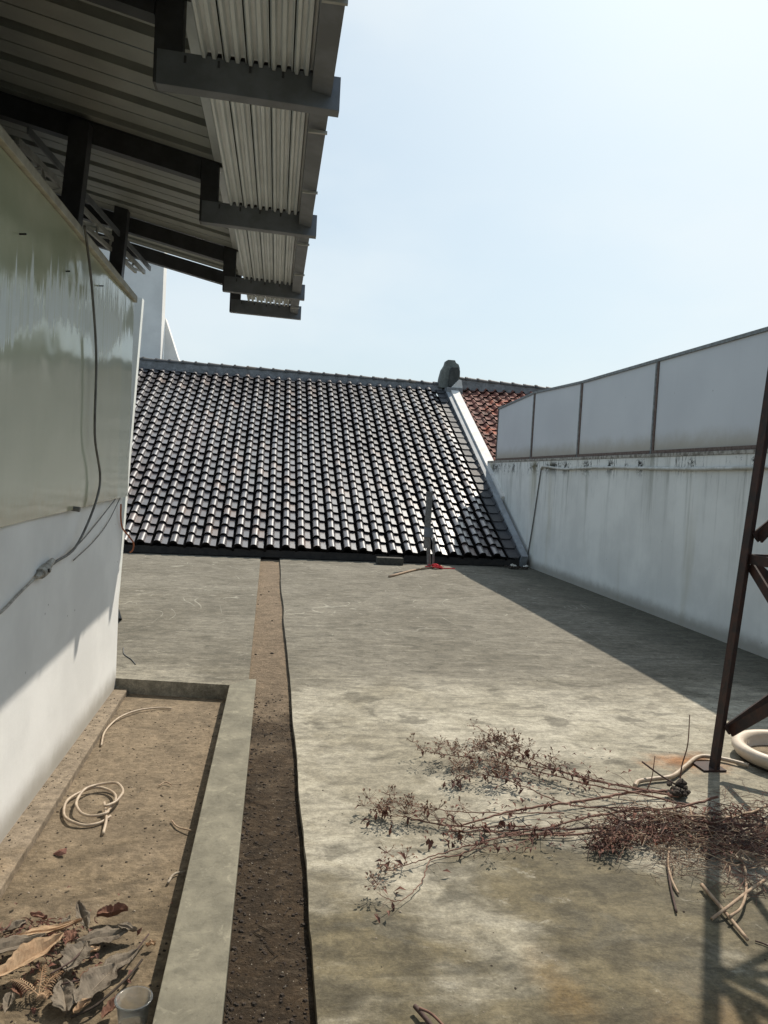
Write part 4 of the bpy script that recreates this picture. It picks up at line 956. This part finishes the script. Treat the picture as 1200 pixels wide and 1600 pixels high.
tangle('twig_tangle', [(960, 1268, 1110, 1312, 60, .08, .0030), (1110, 1270, 1210, 1330, 80, .10, .0032), (920, 1300, 960, 1330, 24, .03, .003)], 'bark_dark', None, 'darkest matted twigs in the core of the brush heap')
tangle('twig_tangle', [(990, 1262, 1110, 1330, 110, .10, .0018), (1110, 1280, 1210, 1360, 110, .08, .0022), (1040, 1330, 1100, 1360, 30, .02, .0014)], 'bark_pale', None, 'bleached straw-thin twigs scattered over the brush heap')
mb = MB()
for (x0, y0, x1, y1, n) in ((950, 1275, 1110, 1318, 420), (1100, 1265, 1210, 1335, 420), (925, 1300, 985, 1330, 120), (760, 1170, 960, 1260, 60), (650, 1290, 900, 1330, 40)):
    for _ in range(n):
        leaf(mb, G(random.uniform(x0, x1), random.uniform(y0, y1), random.uniform(.005, .06)), random.uniform(.018, .042), (random.uniform(-1, 1), random.uniform(-1, 1), random.uniform(-.4, .4)))
tag(mb.build('fallen_leaves', 'leaf_brown'), 'small crumpled brown leaves caught in the brush heap', 'leaves', kind='stuff')
mb = MB()
for (x, y) in ((672, 1310), (706, 1315), (720, 1305), (608, 1290), (783, 1283), (800, 1284), (808, 1166), (825, 1172), (920, 1206)):
    for _ in range(3): leaf(mb, G(x + random.uniform(-3, 3), y + random.uniform(-5, 3), random.uniform(.02, .06)), random.uniform(.035, .055), (random.uniform(-.4, .4), random.uniform(-.4, .4), -1), w=.45)
tag(mb.build('drooping_leaves', 'leaf_brown'), 'larger drooping dark brown leaves hanging from the dry stems', 'leaves', kind='stuff')
# twigs at the bottom of the photograph
hose('dark_twig', [G(648, 1572, .02), G(668, 1595, .02), G(690, 1625, .015)], .007, 'bark_dark', 'dark stub of a twig at the bottom edge of the deck', 'twig')
hose('dark_twig', [G(655, 1575, .03), G(675, 1585, .02), G(700, 1610, .012)], .004, 'bark', 'forked thin twig beside the dark stub at the bottom edge', 'twig')
hose('dark_twig', [G(1180, 1470, .006), G(1195, 1475, .006), G(1215, 1485, .006)], .003, 'bark_dark', 'tiny twig near the right edge below the crossed sticks', 'twig')

# ------------------------------------------------------------------ litter on the floors
def scatter(name, mat, n, fn, rmin, rmax, label, cat, flat=.6):
    mb = MB()
    for _ in range(n):
        p = fn(); r_ = random.uniform(rmin, rmax) * random.uniform(.5, 1); a = random.uniform(0, 6.28)
        q = [(math.cos(a + t) * r_ * random.uniform(.6, 1.3), math.sin(a + t) * r_ * random.uniform(.6, 1.3)) for t in (0, 1.3, 2.6, 3.9, 5.1)]
        vs = [(p[0] + x, p[1] + y, p[2] - .001) for x, y in q] + [(p[0] + x*.6, p[1] + y*.6, p[2] + r_*flat*random.uniform(.6, 1.1)) for x, y in q]
        mb.add(vs, [(5, 6, 7, 8, 9)] + [(i, (i+1) % 5, (i+1) % 5 + 5, i + 5) for i in range(5)])
    return tag(mb.build(name, mat), label, cat, kind='stuff')
def chan_pt(y0=1.6, y1=5.6, side=None):
    def f():
        y = y0 + (y1 - y0) * random.random() ** 1.5
        t = random.random() ** (1.7 if side == 'l' else 1)
        if side == 'r': t = 1 - .4*random.random()**1.5
        return (-.072 + t * .255, y, -.036)
    return f
scatter('soil_crumbs', 'litter', 900, chan_pt(side='l'), .002, .013, 'dark soil crumbs along the kerb side of the drain channel', 'soil')
scatter('soil_crumbs', 'litter', 300, chan_pt(side='r'), .002, .008, 'dark soil crumbs along the deck side of the drain channel', 'soil')
scatter('grit', 'pebble', 380, chan_pt(), .0015, .0045, 'pale grit in the near part of the drain channel', 'grit')
scatter('channel_specks', 'litter', 10, lambda: (random.uniform(-.14, .13), random.uniform(6.2, 12), -.036), .012, .02, 'few dark specks on the dry far part of the drain channel', 'specks')
scatter('basin_crumbs', 'litter', 560, lambda: (random.uniform(-.97, -.29), 2.2 + 3.3*random.random(), -.11), .002, .009, 'dark crumbs sprinkled over the basin floor', 'soil', .5)
scatter('basin_grit', 'pebble', 200, lambda: (random.uniform(-.97, -.29), 2.2 + 3.3*random.random(), -.11), .002, .006, 'pale grit sprinkled over the basin floor', 'grit')
scatter('ledge_crumbs', 'litter', 160, lambda: (-1.09 + random.random()**2 * .08, 2.6 + 3*random.random(), -.07), .002, .008, 'dirt crumbs at the foot of the white wall', 'soil')
scatter('deck_pebbles', 'pebble', 60, lambda: (random.uniform(.25, 3), 2.0 + 2.6*random.random()**1.6, 0), .003, .008, 'small pale pebbles on the near part of the deck', 'pebbles')
scatter('deck_crumbs', 'litter', 320, lambda: (random.uniform(.25, 4.5), 2.0 + 8*random.random()**1.6, 0), .002, .009, 'dark crumbs scattered over the concrete deck', 'crumbs', .4)
mb = MB()
for _ in range(46):
    f = chan_pt(1.7, 5.2, 'l'); p = Vector(f()); a = random.uniform(0, 6.28); pts = [p + Vector((0, 0, .004))]
    for k in range(4): a += random.uniform(-.6, .6); pts.append(pts[-1] + Vector((math.cos(a), math.sin(a), 0)) * random.uniform(.008, .022))
    mb.tube(pts, .0022, 4, .001)
tag(mb.build('root_bits', 'litter'), 'short dark root bits along the kerb in the drain channel', 'roots', kind='stuff')
# twigs in the basin
hose('small_root', [spot(262, 1380, zb+.01), spot(272, 1366, zb+.012), spot(290, 1362, zb+.01)], .005, 'pebble', 'pale leaf stalk beside the kerb in the basin', 'twig')
hose('small_root', [spot(268, 1282, zb+.01), spot(278, 1292, zb+.012), spot(300, 1298, zb+.02)], .004, 'bark_pale', 'pale forked root by the kerb halfway along the basin', 'twig')
hose('small_root', [spot(248, 1228, zb+.01), spot(258, 1222, zb+.015), spot(268, 1226, zb+.01)], .0035, 'bark_pale', 'tiny pale root in the middle of the basin floor', 'twig')
# scrap of brown leaf on basin floor
mb = MB()
p = spot(94, 1336, zb + .004); mb.add([p + Vector(v) for v in ((-.035, .01, 0), (0, -.018, .004), (.028, -.012, .012), (.022, .02, .022), (-.01, .02, .014), (0, 0, .018))], [(0, 1, 5), (1, 2, 5), (2, 3, 5), (3, 4, 5), (4, 0, 5)])
tag(mb.build('brown_leaf', 'leaf_brown'), 'single small curled brown leaf below the coiled hose', 'leaf')

def big_leaf(name, c, L, W, ang, mat, label, curl=.3, tilt=0.0, lift=.01, group=None, nx=21, ny=9, crump=.006):
    """a large dry leaf as one thin solid sheet with midrib fold, curl and crumples"""
    c = Vector(c); vs = []; ph = random.uniform(0, 6)
    for i in range(nx):
        t = i/(nx-1); hw = random.uniform(.84, 1.06)*W*.5*(math.sin(math.pi*min(1, t*.94+.04))**.7)
        for j in range(ny):
            s_ = -1 + 2*j/(ny-1)
            x = (t - .5)*L; y = s_*hw*(1 + .12*math.sin(9*t + ph) + .10*math.sin(23*t + 2*ph))
            z = lift + abs(s_)**1.3*hw*curl + .22*L*curl*(t-.5)**2*2 + crump*(math.sin(6*t + 3*s_ + ph)*math.cos(3*s_ - 4*t) + .5*abs(math.sin(9*t - 5*s_ + 2*ph))) - .006*math.exp(-(s_*7)**2)
            vs.append((x, y, z + (t-.5)*L*tilt))
    n0 = len(vs); vs += [(v[0], v[1], v[2] - .0016) for v in vs]
    fs = []
    for i in range(nx-1):
        for j in range(ny-1):
            a = i*ny+j; fs += [(a, a+ny, a+ny+1, a+1), (n0+a, n0+a+1, n0+a+ny+1, n0+a+ny)]
    for i in range(nx-1):
        for j in (0, ny-1): a = i*ny+j; fs.append((a, a+ny, n0+a+ny, n0+a))
    for j in range(ny-1):
        for i in (0, nx-1): a = i*ny+j; fs.append((a, a+1, n0+a+1, n0+a))
    zm = min(v[2] for v in vs); vs = [(v[0], v[1], v[2] - zm + lift) for v in vs]
    o = MB().add(vs, fs).build(name, mat); fixn(o); o.location = c; o.rotation_euler = (0, 0, ang)
    return tag(o, label, 'leaf', group)
LP = lambda x, y, z=0: spot(x, y, -.11) + Vector((0, 0, z))
big_leaf('dead_leaf', LP(45, 1530, .035), .22, .10, R(38), 'leaf_tan', 'big tan curled leaf at the left of the leaf pile', .5, .25, group='large dead leaves in the basin')
big_leaf('dead_leaf', LP(75, 1478, .03), .22, .045, R(12), 'leaf_tan', 'long narrow tan leaf across the top of the pile', .4, .1, group='large dead leaves in the basin')
big_leaf('dead_leaf', LP(118, 1520, .03), .125, .10, R(75), 'leaf_grey', 'wide grey crumpled leaf in the middle of the pile', .3, .2, crump=.006, group='large dead leaves in the basin')
big_leaf('dead_leaf', LP(160, 1478, .012), .17, .095, R(15), 'leaf_grey', 'flat grey-brown leaf at the upper right of the pile', .12, .05, crump=.007, group='large dead leaves in the basin')
big_leaf('dead_leaf', LP(150, 1560, .02), .17, .105, R(60), 'leaf_grey', 'big grey crumpled leaf at the bottom right of the pile', .35, .15, crump=.006, group='large dead leaves in the basin')
big_leaf('dead_leaf', LP(185, 1520, .012), .14, .075, R(40), 'leaf_grey', 'grey-brown leaf under the slanting twig', .25, .1, crump=.006, group='large dead leaves in the basin')
big_leaf('dead_leaf', LP(100, 1575, .01), .13, .08, R(110), 'leaf_grey', 'ragged grey leaf at the bottom of the pile', .3, .1, crump=.006, group='large dead leaves in the basin')
big_leaf('dead_leaf', LP(128, 1452, .012), .12, .045, R(120), 'leaf_grey', 'pale narrow folded leaf pointing up from the pile', .7, .3, group='large dead leaves in the basin')
big_leaf('dead_leaf', LP(175, 1442, .012), .11, .06, R(8), 'leaf_rust', 'dark brown rolled leaf farthest back in the pile', .9, .1, group='large dead leaves in the basin')
big_leaf('dead_leaf', LP(110, 1492, .045), .06, .04, R(80), 'leaf_rust', 'small red-brown leaf on top of the grey ones', .3, .2, group='large dead leaves in the basin')
big_leaf('dead_leaf', LP(15, 1500, .02), .22, .08, R(20), 'leaf_grey', 'dull leaf behind the big tan one at the left edge', .4, .1, group='large dead leaves in the basin')
big_leaf('dead_leaf', LP(235, 1485, .003), .035, .022, R(20), 'leaf_tan', 'tiny tan leaf near the kerb right of the pile', .4, .1)
SM = [(22, 1462, .085, 'leaf_grey', 'small grey curled leaf at the upper left corner of the pile'),
      (198, 1470, .07, 'leaf_grey', 'small grey leaf touching the flat grey-brown one on its kerb side'),
      (70, 1508, .07, 'leaf_rust', 'rusty leaf tucked under the edge of the big tan leaf'),
      (28, 1560, .08, 'leaf_rust', 'rusty curled leaf between the big tan leaf and the fern sprig'),
      (12, 1592, .07, 'leaf_grey', 'grey leaf in the bottom left corner by the fern sprig'),
      (96, 1540, .07, 'leaf_grey', 'small grey curled leaf above the fern sprig'),
      (140, 1538, .075, 'leaf_rust', 'rusty leaf between the two grey leaves in the middle of the pile'),
      (142, 1500, .06, 'leaf_tan', 'small tan leaf lying on the flat grey-brown leaf'),
      (128, 1590, .06, 'leaf_tan', 'small tan leaf at the bottom of the pile left of the cup'),
      (60, 1450, .06, 'leaf_rust', 'small rusty leaf behind the long narrow tan leaf'),
      (172, 1592, .07, 'leaf_rust', 'rusty leaf touching the left side of the plastic cup'),
      (102, 1462, .055, 'leaf_grey', 'little grey leaf at the tip of the long narrow tan leaf')]
for x, y, L, mt, nm in SM:
    big_leaf('dead_leaf', LP(x, y, random.uniform(.0, .035)), L, L*random.uniform(.4, .6), random.uniform(0, 6.28), mt, nm, random.uniform(.4, 1.1), random.uniform(-.3, .4), group='small dead leaves in the pile', nx=11, ny=7, crump=.005)
mb = MB()
for _ in range(130):
    p = LP(random.gauss(60, 38), random.gauss(1470, 14), random.uniform(.004, .045)); a = random.uniform(0, 6.28); L = random.uniform(.02, .07); pts = [p]
    for k in range(3): a += random.uniform(-.9, .9); pts.append(pts[-1] + Vector((math.cos(a), math.sin(a), random.uniform(-.2, .2)))*L/3)
    if max(q.x for q in pts) < -.3: mb.tube([(q.x, q.y, max(-.106, q.z)) for q in pts], random.uniform(.001, .004), 4, .001)
tag(mb.build('shredded_bits', 'leaf_brown'), 'shredded curled brown leaf scraps behind the tan leaf', 'leaf scraps', kind='stuff')
mb = MB()
for _ in range(160):
    leaf(mb, LP(random.gauss(90, 55), random.gauss(1500, 35), random.uniform(.003, .03)), random.uniform(.012, .035), (random.uniform(-1, 1), random.uniform(-1, 1), random.uniform(-.3, .4)), w=.5)
tag(mb.build('leaf_crumbs', 'leaf_brown'), 'broken brown leaf crumbs around the large leaves', 'leaf scraps', kind='stuff')
# fern-like sprig
sp = empty('fern_sprig', LP(55, 1570), 'reddish dried fern-like sprig at the bottom left of the pile', 'sprig')
off = Vector(sp.location)
for ang, L in ((R(100), .14), (R(65), .10), (R(150), .12), (R(-40), .05)):
    a0 = off + Vector((.01, 0, .03)); tip = a0 + Vector((math.cos(ang)*L, math.sin(ang)*L, .02)); MB().tube([a0 - off, (a0+tip)/2 + Vector((0, 0, .012)) - off, tip - off], .0025, 5, .001).build('rachis', 'leaf_tan', sp)
    mb = MB()
    for k in range(14):
        t = .15 + .85*k/13; p = a0.lerp(tip, t) + Vector((0, 0, .012*math.sin(math.pi*t)))
        for sg in (-1, 1):
            b = ang + sg*1.1; leaf(mb, p - off, .030*(1 - .5*t), (math.cos(b), math.sin(b), -.25), w=.28)
    mb.build('leaflets', 'leaf_tan', sp)['kind'] = 'stuff'
hose('long_twig', [LP(95, 1562, .05), LP(160, 1545, .05), LP(190, 1525, .03), LP(232, 1472, .03)], .003, 'bark_dark', 'dark thin twig slanting over the leaf pile towards the kerb', 'twig')
hose('long_twig', [LP(110, 1600, .02), LP(150, 1585, .03), LP(200, 1540, .03), LP(222, 1508, .02)], .004, 'litter', 'dark lower twig along the right side of the leaf pile', 'twig')
hose('long_twig', [LP(78, 1550, .06), LP(110, 1530, .06), LP(125, 1515, .06)], .003, 'bark_dark', 'short dark stalk across the grey crumpled leaf', 'twig')
# clear plastic cup
cp = empty('plastic_cup', LP(207, 1612), 'clear plastic cup standing in the basin at the bottom edge', 'cup')
lathe([(.036, .002), (.042, .03), (.050, .098), (.0555, .100), (.0555, .105), (.0485, .1045), (.0405, .03), (.0345, .006), (.0005, .005)], 32).build('cup', 'clear', cp, smooth=True)
fixn(cp.children[0])
